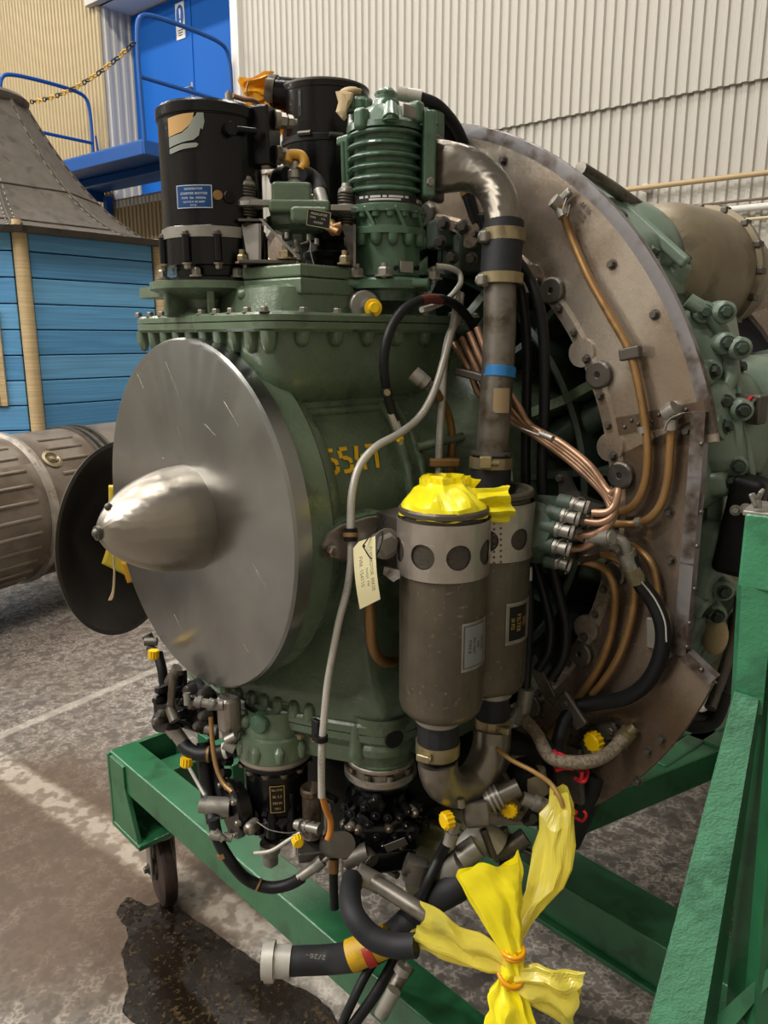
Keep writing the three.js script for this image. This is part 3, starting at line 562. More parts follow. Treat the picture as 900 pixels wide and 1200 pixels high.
  // lower box
  const W = (y, k, r = .06) => { const q = [[-.20, -.10], [-.10, -.055], [0, -.045], [.06, -.058], [.111, -.077], [.166, -.10], [.22, -.128], [.278, -.165], [.294, -.23], [.29, -.43], [-.20, -.43]]; const cx = .05, cz = -.25; const s = new THREE.CatmullRomCurve3(q.map(([x, z]) => V(cx + (x - cx) * k, y, cz + (z - cz) * k)), true, 'catmullrom', .3); return s.getPoints(63).slice(0, 63); };
  const LB = part('bottom_housing', loft([W(-.322, .96), W(-.30, .95), W(-.285, .90), W(-.25, .80), W(-.19, .70), W(-.10, .55)].reverse()), M.green, E, 'green cast lower gear housing');
  part('flange', loft([W(-.320, .985), W(-.324, 1), W(-.336, 1)].reverse(), .3), M.green, LB);
  part('flange', loft([W(-.338, 1), W(-.350, 1), W(-.353, .985), W(-.37, .92), W(-.40, .90)].reverse(), .3), M.green, LB);
  const ring = W(-.322, .955), ring2 = W(-.353, .975);
  for (let i = 2; i < 30; i += 3) { const p = ring[i]; part('bolt_boss', lathe([[0, .026], [.006, .024], [.010, .016], [.012, 0], [0, 0]], V(p.x, p.y - .004, p.z), UP, 14, 60), M.green, LB); }
  for (let i = 2; i < 30; i += 3) { const p = ring2[i + 1]; part('bolt', hexHead(V(p.x, p.y - .002, p.z), V(0, -1, 0), .0065, .010), M.goldClamp, LB); }
  for (let i = 3; i < 27; i += 3) { const p = W(-.30, .985)[i + 1], n = V(p.x - .05, 0, p.z + .25).normalize(); part('web', rbox(.034, .016, .012, .004, p.clone().addScaledVector(n, -.010).add(V(0, -.014, 0)), Q(0, Math.atan2(n.x, n.z), 0)), M.green, LB); }
}
{ // big annular shroud plate
  const Z = -.463, TH = .006, ann = (r0, r1, a0, a1, outer2) => { const s = new THREE.Shape(); s.absarc(0, 0, r1, a0 * D2R, a1 * D2R, false); s.absarc(0, 0, r0, a1 * D2R, a0 * D2R, true); return s; };
  const plate = (shape, h, z) => new THREE.ExtrudeGeometry(shape, { depth: h, bevelEnabled: true, bevelThickness: .001, bevelSize: .001, bevelSegments: 1, curveSegments: 60 }).translate(0, 0, z);
  const up = part('shroud_plate', plate(ann(.50, .648, 12.5, 132), TH, Z - TH), M.shroud, E, 'pale bare metal upper shroud plate');
  part('shroud_plate', plate(ann(.50, .648, 132.2, 262), TH, Z - TH), M.shroud, E);
  const low = new THREE.Shape(); // lower right plate with the straight cut edge
  low.absarc(0, 0, .50, 12.3 * D2R, -98 * D2R, true); low.absarc(0, 0, .693, -98 * D2R, -18 * D2R, false);
  { const q = [PZ(838, 801, Z), PZ(806, 770, Z), PZ(815, 660, Z), PZ(824, 560, Z), PZ(827, 485, Z)]; for (const p of q) low.lineTo(p.x, p.y); }
  const lp = part('shroud_plate', plate(low, TH, Z - TH), M.shroudBrown, E, 'brown stained lower shroud plate');
  // outer rim
  const rim = latheZ([[.630, Z + .0012], [.642, Z + .002], [.6485, Z + .002], [.650, Z], [.650, Z - .006], [.646, Z - .007]], 160, 25);
  { // keep the part of the rim above the cut
    const g = rim, p = g.attributes.position, keep = []; for (let i = 0; i < p.count; i += 3) { const a = Math.atan2(p.getY(i) + p.getY(i + 1) + p.getY(i + 2), p.getX(i) + p.getX(i + 1) + p.getX(i + 2)) / D2R; if (a > 13 || a < -100) keep.push(i, i + 1, i + 2); }
    const out = new THREE.BufferGeometry(); for (const k of ['position', 'normal', 'uv']) { const s = g.attributes[k].itemSize, arr = new Float32Array(keep.length * s); keep.forEach((v, j) => { for (let c = 0; c < s; c++) arr[j * s + c] = g.attributes[k].array[v * s + c]; }); out.setAttribute(k, new THREE.BufferAttribute(arr, s)); }
    part('outer_rim', out, M.rimSteel, up, 'dirty blue grey rim band');
  }
  { const q = [[829, 484], [824, 560], [815, 660], [806, 766]].map(([x, y]) => PZ(x, y, Z)), s = [];
    for (let i = 0; i < q.length - 1; i++) { const d = q[i + 1].clone().sub(q[i]); s.push(box(.020, d.length() + .004, .016, q[i].clone().add(q[i + 1]).multiplyScalar(.5).add(V(-.008, 0, .003)), new THREE.Quaternion().setFromUnitVectors(UP, d.normalize()))); }
    const a = PZ(806, 768, Z), b = PZ(838, 798, Z), d = b.clone().sub(a); s.push(box(.018, d.length(), .016, a.add(b).multiplyScalar(.5).add(V(0, .002, .003)), new THREE.Quaternion().setFromUnitVectors(UP, d.normalize())));
    part('edge_strip', s, M.rimSteel, lp, 'worn riveted steel edge strip');
    for (const [x, y] of [[822, 520], [822, 600], [817, 640], [814, 690], [808, 730], [805, 758], [822, 785]]) part('rivet', place(new THREE.SphereGeometry(.0035, 10, 6), PZ(x, y, Z + .012)), M.steelDark, lp); }
  // inner scalloped collar with its line, pads and bolts
  const collar = latheZ([[.482, Z - .004], [.482, Z + .006], [.499, Z + .007], [.504, Z + .002], [.505, Z - .004]], 160, 25);
  const co = part('inner_collar', collar, M.shroud, E);
  for (let k = 0; k < 20; k++) {
    const a = (8.7 + 18 * k) * D2R, p = V(.5 * Math.cos(a), .5 * Math.sin(a), Z + .004), z1 = V(0, 0, 1);
    if (a > 2.3 && a < 4.3) continue;
    part('pad', lathe([[.004, .006], [.0055, .008], [.018, .008], [.021, .006], [.0215, 0]], p, z1, 28, 30), M.steelDark, co);
    part('pad_hole', lathe([[0, .0065], [.0055, .0065]], p, z1, 14), M.hole, co);
    part('tab', lathe([[0, .007], [.022, .007], [.023, 0]], V(.487 * Math.cos(a + .09), .487 * Math.sin(a + .09), Z), z1, 20), M.shroud, co);
    for (const d of [-.062, .062]) part('bolt', hexHead(V(.492 * Math.cos(a + d), .492 * Math.sin(a + d), Z + .006), z1, .0055, .009), M.steelDark, co);
    part('bolt', hexHead(V(.492 * Math.cos(a + .157), .492 * Math.sin(a + .157), Z + .006), z1, .005, .008), M.steelDark, co);
  }
  for (const [x, y, q] of [[718, 310, up], [768, 369, up], [591, 188, up], [785, 600, lp], [787, 656, lp], [806, 505, lp], [748, 915, lp], [760, 880, lp], [776, 866, lp], [770, 760, lp], [764, 735, lp]]) part('bolt', hexHead(PZ(x, y, Z), V(0, 0, 1), .006, .010), M.steelDark, q);
  // patch seam between the plates
  { const a = PZ(722, 500, Z), b = PZ(828, 480, Z), d = b.clone().sub(a); part('seam_strip', box(.026, d.length(), .003, a.add(b).multiplyScalar(.5).add(V(0, 0, .001)), new THREE.Quaternion().setFromUnitVectors(UP, d.clone().normalize())), M.shroudBrown, lp);
    for (let i = 1; i < 12; i++) part('rivet', place(new THREE.SphereGeometry(.003, 8, 6), PZ(724 + i * 8, 499 - i * 1.6 + (i % 2 ? 3 : -3), Z + .003)), M.steelDark, lp); }
  { const t = canvasTex(256, 128, (c, w, h) => { c.clearRect(0, 0, w, h); c.fillStyle = 'rgba(60,50,45,.8)'; c.font = '46px monospace'; c.fillText('4436', 60, 50); c.font = '22px monospace'; c.fillText('30417B', 80, 84); c.fillText('30471B', 90, 110); });
    const p = PZ(684, 250, Z + .0015); part('stamped_number', new THREE.PlaneGeometry(.06, .03).rotateZ(-.75).translate(p.x, p.y, p.z), std({ map: t, transparent: true, alphaTest: .3, roughness: .6 }), up, null, true); }
  // inside: back plate, cones and arms
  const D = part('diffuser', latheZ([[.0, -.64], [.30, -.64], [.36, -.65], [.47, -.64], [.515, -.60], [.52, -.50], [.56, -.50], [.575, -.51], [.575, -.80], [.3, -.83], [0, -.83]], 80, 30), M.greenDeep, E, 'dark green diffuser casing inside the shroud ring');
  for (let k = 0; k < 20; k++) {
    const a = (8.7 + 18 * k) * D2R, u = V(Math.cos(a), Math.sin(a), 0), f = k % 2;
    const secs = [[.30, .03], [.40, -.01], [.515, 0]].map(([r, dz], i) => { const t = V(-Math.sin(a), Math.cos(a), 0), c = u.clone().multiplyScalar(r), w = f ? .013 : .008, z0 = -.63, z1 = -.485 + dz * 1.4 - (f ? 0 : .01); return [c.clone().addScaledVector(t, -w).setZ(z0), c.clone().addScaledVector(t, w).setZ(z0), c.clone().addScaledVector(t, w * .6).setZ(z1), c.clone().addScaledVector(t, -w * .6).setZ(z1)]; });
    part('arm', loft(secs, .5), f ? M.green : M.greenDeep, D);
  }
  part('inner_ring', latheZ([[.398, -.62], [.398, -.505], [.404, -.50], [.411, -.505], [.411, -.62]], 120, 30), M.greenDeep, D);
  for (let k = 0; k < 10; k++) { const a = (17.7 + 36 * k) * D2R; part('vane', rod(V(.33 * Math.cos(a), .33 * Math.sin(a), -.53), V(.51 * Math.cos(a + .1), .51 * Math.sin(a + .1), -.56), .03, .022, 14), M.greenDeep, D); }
}
{ // elbows and combustion cans behind the shroud
  const ang = [50, 86, 122, 158, 194, 14, -22, -58, -94, -130];
  for (const a0 of ang) {
    const a = a0 * D2R, er = V(Math.cos(a), Math.sin(a), 0), et = V(-Math.sin(a), Math.cos(a), 0), m = new THREE.Matrix4().makeBasis(et, er, V(0, 0, -1).multiplyScalar(1)).setPosition(er.clone().multiplyScalar(.56).setZ(-.63));
    const basis = new THREE.Matrix4().makeBasis(et.clone().negate(), er, V(0, 0, 1)).setPosition(er.clone().multiplyScalar(.56).setZ(-.63)); void m;
    const put = (g) => g.applyMatrix4(basis);
    const e = part('diffuser_elbow', [put(rbox(.25, .09, .20, .04, V(0, -.02, 0), Q(), 4)), put(rbox(.16, .10, .15, .035, V(0, .01, -.01), Q(), 4)), put(new THREE.SphereGeometry(.075, 24, 16).scale(1.2, .6, 1).translate(0, .03, -.05))], M.greenPale, E, 'pale green cast diffuser elbow');
    for (const [x, y, z, h] of [[-.085, .03, .05, .035], [.085, .03, .05, .035], [-.09, .03, -.05, .035], [.09, .03, -.05, .035], [0, .06, .05, .012]]) { part('boss', put(lathe([[0, h], [.014, h], [.02, h * .85], [.024, 0]], V(x, y - .02, z), UP, 18, 50)), M.greenPale, e); part('bolt', put(hexHead(V(x, y - .02 + h, z), UP, .009, .010)), M.greenDeep, e); }
    part('flange_rib', put(rbox(.24, .02, .014, .006, V(0, .055, 0))), M.greenPale, e);
    if (a0 < -90 || a0 > 60) continue;
    const cp = V((a0 === 50 ? .545 : .555) * Math.cos(a - (a0 === 50 ? .05 : 0)), (a0 === 50 ? .545 : .555) * Math.sin(a - (a0 === 50 ? .05 : 0)), 0), ch = part('combustion_can', lathe([[.06, .68], [.085, .695], [.108, .725], [.116, .77], [.118, .86], [.117, .905], [.126, .907], [.126, .92], [.112, .923], [.106, .96], [.098, 1.03], [.08, 1.07], [.0, 1.075]].map(([r, z]) => [r, z]), cp, V(0, 0, -1), 48, 35), a0 === 14 ? M.greenPale : M.olive, E, a0 === 50 ? 'olive domed combustion can' : undefined);
    for (let k = 0; k < 16; k++) { const q = k / 16 * Math.PI * 2; part('flange_nut', place(rbox(.013, .013, .022, .003), cp.clone().add(V(.1215 * Math.cos(q), .1215 * Math.sin(q), -.913))), M.steelDark, ch); }
    const ab = cp.clone().addScaledVector(er, .0).add(V(0, 0, -.90)); void ab;
  }
  { // lumpy casting between shroud and post
    const m = M.greenPale, cst = part('side_casting', [rbox(.06, .16, .16, .025, PZ(838, 415, -.68), Q(0, .2, .25), 4), rbox(.06, .20, .15, .025, PZ(838, 540, -.66), Q(0, .2, .02), 4), rbox(.06, .20, .15, .025, PZ(828, 670, -.64), Q(0, .2, -.15), 4), pipe([[806, 352, -.58], [835, 372, -.6], [850, 400, -.62], [856, 440, -.62], [842, 470, -.6]], .012, 'z'), pipe([[862, 480, -.60], [862, 530, -.60], [858, 575, -.60]], .010, 'z')], m, E, 'pale green bolted side casting');
    for (const [x, y] of [[824, 366], [848, 366], [866, 408], [850, 402], [832, 434], [848, 470], [826, 494], [846, 505], [868, 480], [816, 548], [862, 545], [812, 600], [818, 640], [846, 690], [824, 700], [838, 718]]) { const p = PZ(x, y, -.60), n = V(.55, 0, .8).normalize(); part('boss', lathe([[0, .016], [.012, .016], [.0165, .012], [.019, -.04]], p, n, 18, 50), m, cst); part('bolt', hexHead(p.clone().addScaledVector(n, .016), n, .0085, .009), M.greenDeep, cst); }
  }
  // shell at the far right
  part('exhaust_shell', latheZ([[.46, -1.30], [.475, -1.28], [.53, -1.45], [.50, -2.2], [.40, -2.6]], 64, 40), M.shroudBrown, E); part('shell_inside', latheZ([[.0, -1.5], [.45, -1.45], [.459, -1.31]], 64, 40), M.hole, E);
  // pipes over the elbows
  part('drain_pipe', pipe([[680, 197, -.5], [720, 222, -.6], [765, 255, -.70], [795, 278, -.74], [806, 300, -.74], [803, 335, -.72], [798, 356, -.70]], .0105), M.pipeGrey, E);
  part('pipe_clip', rbox(.035, .012, .03, .003, PZ(798, 281, -.72), Q(.2, .3, .4)), M.zinc, E);
  part('igniter_lead', [pipe([[845, 268, -.95], [856, 290, -.97], [868, 305, -.98], [880, 318, -.98], [884, 322, -.98], [884, 335, -.98], [876, 335, -.98]], .004), ...[[838, 257], [853, 275], [872, 290], [878, 300]].map(([x, y]) => rbox(.018, .016, .016, .003, PZ(x, y, -.96), Q(.3, .5, .4)))], M.steelDark, E);
  const bf = part('black_frame', [rbox(.05, .155, .06, .012, PZ(868, 615, -.60), Q(0, .2, -.12))], M.blackMatt, E); void bf;
  for (const [x, y] of [[862, 598], [874, 596]]) part('bolt', hexHead(PZ(x, y, -.555), V(.3, .2, 1).normalize(), .006, .012), M.zinc, bf);
  part('rubber_elbow', [pipe([[830, 470, -.62], [850, 470, -.62], [868, 474, -.62]], .016), ], M.rubber, E);
  part('hose_fitting', [rod(PZ(866, 474, -.62), PZ(884, 480, -.62), .018), rbox(.02, .045, .03, .004, PZ(888, 480, -.63))], M.steelDark, E); part('red_band', rod(PZ(876, 477, -.618), PZ(879, 478, -.618), .0195), M.red, E);
  part('tied_cloth', place(new THREE.SphereGeometry(.026, 14, 10).scale(.8, 1.3, .7), PZ(838, 745, -.6)), M.cloth, E);
  part('drain_hose', pipe([[868, 700, -.62], [862, 740, -.62], [850, 780, -.6], [838, 815, -.58], [832, 830, -.56]], .009), M.steelDark, E);
  part('drain_hose', pipe([[865, 720, -.66], [852, 790, -.66], [845, 825, -.62], [828, 842, -.58], [806, 838, -.55]], .011), M.hose, E);
  part('drain_hose', pipe([[850, 810, -.6], [835, 845, -.58], [815, 850, -.56], [800, 845, -.55]], .013), M.hose, E);
}
// ---------- accessories on the upper housing ----------
const vert = (c, prof, seg = 48, crease = 30) => lathe(prof.map(([r, row]) => [r, c.y(row, r)]), V(c.x, 0, c.z), UP, seg, crease);   // [radius, row] profile
const faceQ = (a) => Q(0, a, 0);
function cylPatch(c, r, px0, py0, px1, py1) { const pm = (py0 + py1) / 2, a0 = c.on(px0, pm, r).a, a1 = c.on(px1, pm, r).a, xm = (px0 + px1) / 2, y0 = c.on(xm, py1, r).p.y, y1 = c.on(xm, py0, r).p.y; return new THREE.CylinderGeometry(r, r, y1 - y0, 14, 1, true, a0, a1 - a0).translate(c.x, (y0 + y1) / 2, c.z); }
const dirXZ = (a, y = 0) => V(Math.sin(a), y, Math.cos(a));
function plateTex(bg, fg, lines, w = 256, h = 160, frame = fg, vertical = false) {
  return canvasTex(w, h, (c) => { c.fillStyle = bg; c.fillRect(0, 0, w, h); c.strokeStyle = frame; c.lineWidth = 6; c.strokeRect(5, 5, w - 10, h - 10); c.fillStyle = fg; c.textAlign = 'center'; if (vertical) { c.translate(w / 2, h / 2); c.rotate(Math.PI / 2); c.translate(-h / 2, -w / 2); [w, h] = [h, w]; } lines.forEach(([t, y, s, x]) => { c.font = `bold ${s}px sans-serif`; c.fillText(t, (x || .5) * w, y * h); }); });
}
const bumps = (c, row, r, n, a0 = 0) => Array.from({ length: n }, (_, i) => { const a = c.facing + a0 + i / n * Math.PI * 2; return V(c.x + r * Math.sin(a), c.y(row, r), c.z + r * Math.cos(a)); });
{ // first starter
  const c = upright(254, 330, 1.23), R = .0785;
  const s = part('starter', vert(c, [[0, 114], [R - .004, 114], [R, 117], [R, 131], [R - .0012, 132], [R - .0012, 263], [R, 264], [R, 309], [R * .82, 311], [R * .80, 322], [R * .95, 324], [R * .95, 334], [0, 334]]), M.black, E, 'gloss black cylindrical starter with a blue nameplate');
  part('band', vert(c, [[R, 264], [R + .002, 264.5], [R + .002, 277], [R, 277.5]]), M.zinc, s, 'pale stamped band');
  part('cap', vert(c, [[R, 116], [R + .0015, 117], [R + .0015, 129], [R, 130]]), M.black, s);
  for (const a of [-1.35, -.55, .05, .6, 1.2, 2, 2.8, -2.2]) { const x = c.x + (R + .002) * Math.sin(c.facing + a), z = c.z + (R + .002) * Math.cos(c.facing + a); part('lug', [rod(V(x, c.y(306, R), z), V(x, c.y(275, R), z), .006)], M.black, s); part('nut', hexHead(V(x, c.y(275, R), z), UP, .0055, .006), M.steelDark, s); part('nut', hexHead(V(x, c.y(308, R), z), V(0, -1, 0), .0055, .009), M.steel, s); }
  for (const [px, row] of [[191, 322], [230, 322], [278, 322], [300, 322]]) { const q = c.on(px, row, R * .9).p; part('flange_nut', hexHead(V(q.x, c.y(324, R), q.z), UP, .0075, .014), M.zinc, s); }
  part('nameplate', cylPatch(c, R + .0012, 207, 216, 249, 244), std({ map: plateTex('#1c4880', '#c9ccd0', [['GENERATOR', .22, 22], ['STARTER MOTOR', .42, 24], ['TYPE  No  SERIAL', .6, 22], ['12/110 V 30 AMP', .76, 20], ['R.P.M.', .9, 16]], 256, 170), roughness: .35, metalness: .4 }), s, 'blue nameplate', true);
  for (const [px, py, m, r] of [[255.5, 229, M.brass, .0075], [269, 231, M.blackMatt, .0095]]) { const q = c.on(px, py, R); part('plug', [lathe([[0, .003], [r * .85, .003], [r, .001], [r, -.001]], q.p, q.n, 20)], m, s); }
  { const q = c.on(269, 231, R + .003); part('slot', box(.0018, .014, .0012, q.p.clone().addScaledVector(q.n, .0004), faceQ(q.a).multiply(Q(0, 0, .5))), M.hole, s); }
  { const t = canvasTex(256, 256, (k, w, h) => { k.clearRect(0, 0, w, h); const X = (f) => 256 * (Math.asin((197 + 44 * f - 254) / 60) + 1.25) / 1.05, poly = (col, q) => { k.fillStyle = col; k.beginPath(); q.forEach(([f, y], n) => (n ? k.lineTo(X(f), y) : k.moveTo(X(f), y))); k.fill(); };
      poly('#8d948c', [[0, 150], [.3, 128], [.48, 96], [.6, 40], [.72, 20], [.78, 0], [.98, 0], [1, 60], [.93, 110], [.86, 100], [.8, 150], [.62, 178], [.3, 190], [0, 215]]); poly('#8d948c', [[0, 226], [.3, 200], [.7, 196], [.78, 206], [.7, 226], [.3, 236], [.05, 256], [0, 256]]);
      poly('#c9a067', [[0, 20], [.35, 4], [.68, 0], [.62, 44], [.48, 88], [.3, 120], [0, 146]]);
      k.globalCompositeOperation = 'source-atop'; for (let i = 0; i < 900; i++) { k.fillStyle = i % 2 ? 'rgba(60,64,62,.35)' : 'rgba(210,212,205,.25)'; k.fillRect((i * 97) % 256, 110 + (i * 61) % 146, 3, 2); } });
    part('peeled_label', cylPatch(c, R + .0006, 197.5, 132, 241, 178), std({ map: t, transparent: true, alphaTest: .5, roughness: .8 }), s, 'torn remains of a paper label', true); }
  { const q = c.on(301, 160, R), out = (d, dx = 0, dy = 0) => q.p.clone().addScaledVector(q.n, d).add(V(Math.cos(q.a) * dx, dy, -Math.sin(q.a) * dx));
    const tb = part('terminal_block', [rbox(.034, .085, .03, .004, out(.008, .008, 0), faceQ(q.a)), rbox(.026, .055, .03, .004, out(.006, .03, -.005), faceQ(q.a))], M.black, s);
    const side = dirXZ(q.a + .75);
    for (const dy of [.026, -.024]) { const b = out(.022, .016, dy); part('terminal', [rod(b, b.clone().addScaledVector(side, .008), .014, .014, 20), hexHead(b.clone().addScaledVector(side, .008), side, .0115, .012, false), hexHead(b.clone().addScaledVector(side, .021), side, .0095, .010, false), rod(b, b.clone().addScaledVector(side, .036), .005)], M.steel, s); }
    void tb; const l0 = c.on(268, 152, R), l1 = c.on(292, 155, R);
    part('clamp_lever', [rod(l0.p.clone().addScaledVector(l0.n, .002), l0.p.clone().addScaledVector(l0.n, .012), .010), rod(l0.p.clone().addScaledVector(l0.n, .008), l1.p.clone().addScaledVector(l1.n, .012), .0048), rbox(.008, .02, .012, .003, l0.p.clone().addScaledVector(l0.n, .007), faceQ(l0.a))], M.black, s); }
  const tp = PD(268, 110, 1.19); part('top_stud', [rod(V(tp.x, c.y(117), tp.z), V(tp.x, c.y(104), tp.z), .0065, .0065, 6), rod(V(tp.x, c.y(104), tp.z), V(tp.x, c.y(101), tp.z), .003)], M.steel, s);
  part('lead', [pipe([[272, 112, 1.2], [284, 116, 1.22], [297, 118, 1.25], [306, 126, 1.28], [312, 140, 1.3]], .004, 'd')], M.copper, s);
  for (const [y0, y1] of [[205, 214], [222, 232], [240, 252]]) part('side_fitting', [rod(PD(197, y0, 1.25), PD(197, y1, 1.25), .008), rod(PD(199, (y0 + y1) / 2, 1.25), PD(194, (y0 + y1) / 2, 1.25), .006)], M.steelDark, s);
}
{ // second starter, behind
  const c = upright(382, 200, 1.40), R = .0775;
  const s = part('starter', vert(c, [[0, 90], [R - .003, 90], [R + .001, 92], [R + .001, 99], [R, 100], [R, 290], [R * .9, 300], [R * .9, 335], [0, 335]]), M.black, E, 'taller gloss black starter behind');
  part('clamp_band', vert(c, [[R, 155], [R + .0025, 156], [R + .0025, 163], [R, 164]]), M.blackMatt, s);
  for (const [px, py] of [[357, 156], [394, 158]]) { const q = c.on(px, py, R + .003); part('band_screw', rod(q.p.clone().add(V(Math.cos(q.a) * .012, 0, -Math.sin(q.a) * .012)), q.p.clone().sub(V(Math.cos(q.a) * .012, 0, -Math.sin(q.a) * .012)), .0042), M.steelDark, s); }
  part('top_lip', vert(c, [[R - .004, 89], [R + .002, 89.5], [R + .002, 92], [R, 93]]), M.steelDark, s);
  const q = c.on(340, 112, R * .9), o0 = PD(350, 113, 1.36), o1 = PD(322, 111, 1.362);
  part('outlet', [rod(o0, o1, .029, .029, 30)], M.black, s); part('outlet_collar', [rod(o1.clone().lerp(o0, .1), PD(315, 110, 1.363), .0315, .0315, 30)], M.pipeGrey, s); void q;
  part('stamped_text', cylPatch(c, R + .0005, 349, 104, 353, 136), std({ map: plateTex('#17171a', '#8e8e88', [['S 4 3 7', .62, 30]], 220, 40, '#17171a'), roughness: .3 }), s, null, true);
}
{ // air compressor with cooling fins
  const c = upright(452, 320, 1.22), k = (px) => px * 1.2 / 900;
  const s = part('air_compressor', [vert(c, [[0, 118], [k(24), 122], [k(33), 130], [k(43), 139], [k(44), 146], [k(37), 148], [k(37), 232], [k(42), 236], [k(46), 238], [k(46), 246], [k(39), 249], [k(40), 262], [k(47), 264], [k(47), 272], [k(40), 274], [k(41), 322], [0, 322]], 48, 25)], M.greenDark, E, 'dark green finned air compressor');
  part('square_side', [rbox(k(15), c.y(136) - c.y(236), k(58), .005, V(c.x + Math.cos(c.facing) * k(44), (c.y(136) + c.y(236)) / 2, c.z - Math.sin(c.facing) * k(44)), faceQ(c.facing + .2))], M.greenDark, s);
  for (const row of [151, 165, 179, 192.5, 206, 219]) part('fin', [vert(c, [[k(36), row - 5], [k(40), row - 3.4], [k(44), row - 1.8], [k(45), row], [k(44), row + 1.8], [k(40), row + 3], [k(36), row + 4]], 48, 70)], M.greenDark, s);
  part('cap', [vert(c, [[0, 101], [k(9), 102], [k(12), 105], [k(12), 113], [k(15), 115], [k(17), 122]], 24), vert(c, [[k(13), 105], [k(13), 108], [k(11), 109]], 8)], M.greenDark, s);
  { const q = c.on(458, 138, k(44)); part('lug', [rod(c.on(458, 124, k(25)).p, q.p.clone().add(V(0, -.004, 0)), .009, .013), hexHead(q.p.clone().add(V(0, -.004, 0)), V(0, 1, 0), .009, .008)], M.greenDark, s); }
  for (const [px, row] of [[424, 140], [488, 132]]) { const q = c.on(px, row, k(42)); part('lug', rbox(.02, .03, .02, .006, q.p, faceQ(q.a)), M.greenDark, s); }
  part('wet_label', rbox(.03, .018, .004, .002, c.on(481, 131, k(45)).p, faceQ(c.on(481, 131, k(44)).a)), M.zinc, s);
  part('name_band', vert(c, [[k(42.6), 227], [k(42.6), 236]].map((p) => p)), std({ map: again(plateTex('#1b1b1c', '#cfcfca', [['M O D E L  N o', .62, 20]], 300, 30, '#1b1b1c'), 1), roughness: .4 }), s, null, true);
  { const g = cylPatch(c, k(43), 420, 227, 480, 236); part('name_strip', g, std({ map: canvasTex(256, 40, (q, w, h) => { q.fillStyle = '#1b1b1c'; q.fillRect(0, 0, w, h); q.fillStyle = '#cfcfca'; for (const [x, ww] of [[6, 24], [40, 16], [66, 50], [124, 20], [152, 70], [230, 20]]) q.fillRect(x, 6, ww, 12); q.fillRect(60, 22, 150, 10); }), roughness: .4 }), s, null, true); }
  for (const p of bumps(c, 245, k(42), 16, .12)) part('bolt', hexHead(p, V(0, -1, 0), .0065, .010), M.greenDark, s);
  for (const p of bumps(c, 273, k(43), 14, .2)) part('boss', lathe([[0, -.018], [.006, -.016], [.0085, -.008], [.009, 0], [0, 0]], p, UP, 14, 60), M.greenDark, s);
  for (const a of [-.4, .4, 1.1]) { const r = k(42); part('web', rbox(.006, .04, .012, .003, V(c.x + r * Math.sin(c.facing + a), c.y(255, r), c.z + r * Math.cos(c.facing + a)), Q(0, c.facing + a, .5)), M.greenDark, s); }
  part('gusset', loft([[c.on(485, 322, k(38)).p, c.on(501, 322, k(47)).p, c.on(501, 300, k(45)).p, c.on(489, 310, k(38)).p], [c.on(485, 322, k(30)).p, c.on(501, 322, k(40)).p, c.on(501, 300, k(38)).p, c.on(489, 310, k(30)).p]]), M.greenDark, s);
  const fl = [[413, 331], [440, 338], [516, 337], [516, 326]].map(([x, y]) => 0); void fl;
  part('foot_flange', [vert(c, [[k(41), 323], [k(52), 325], [k(54), 327], [k(54), 337], [k(36), 340], [k(36), 352], [0, 352]], 40), rbox(k(100), .014, k(90), .006, V(c.x, c.y(332, .05), c.z), faceQ(c.facing))], M.greenDark, s);
  for (const [px, py] of [[450, 322], [508, 326], [418, 327]]) { const q = c.on(px, py, k(49)).p; part('nut', [hexHead(V(q.x, c.y(330, .05) + .006, q.z), UP, .0105, .014), rod(V(q.x, c.y(330, .05), q.z), V(q.x, c.y(330, .05) + .026, q.z), .005)], M.zinc, s); }
  { const q = c.on(476, 313, k(42)); part('tag_plate', rbox(.024, .017, .003, .001, q.p.addScaledVector(q.n, .001), faceQ(q.a)), M.zinc, s); for (const px of [464, 487]) { const b = c.on(px, 314, k(42)); part('screw', rod(b.p, b.p.clone().addScaledVector(b.n, .005), .0035), M.blackMatt, s); } }
  // filler at the left
  const f = upright(421, 140, 1.24); part('filler_neck', vert(f, [[.018, 131], [.019, 140], [.021, 150], [.017, 165]], 24), M.greenDark, s);
  part('filler_cap', [vert(f, [[0, 112], [.022, 113], [.0255, 116], [.0255, 126], [.021, 130]], 28), ...Array.from({ length: 14 }, (_, i) => { const a = i / 14 * 6.283; return rbox(.006, .014, .006, .002, V(f.x + .0255 * Math.sin(a), f.y(121, .0255), f.z + .0255 * Math.cos(a)), Q(0, a, 0)); })], M.greenDark, s);
  part('gauge_rod', [rod(PD(402, 166, 1.2), PD(404, 226, 1.22), .0042), rod(PD(407, 166, 1.2), PD(409, 226, 1.22), .006), rbox(.03, .014, .02, .004, PD(406, 165, 1.21))], M.greenDark, s);
  // square outlet and pipe
  const o = PD(506, 196, 1.185), n = V(.80, 0, -.6).normalize(); void n;
  part('outlet_flange', [rbox(.016, .098, .07, .006, PD(507, 196, 1.195), faceQ(.35))], M.steelDark, s);
  for (const [x, y] of [[502, 159], [502, 213]]) part('nut', hexHead(PD(x, y, 1.16), PD(x + 8, y, 1.14).sub(PD(x, y, 1.16)).normalize(), .007, .01), M.zinc, s);
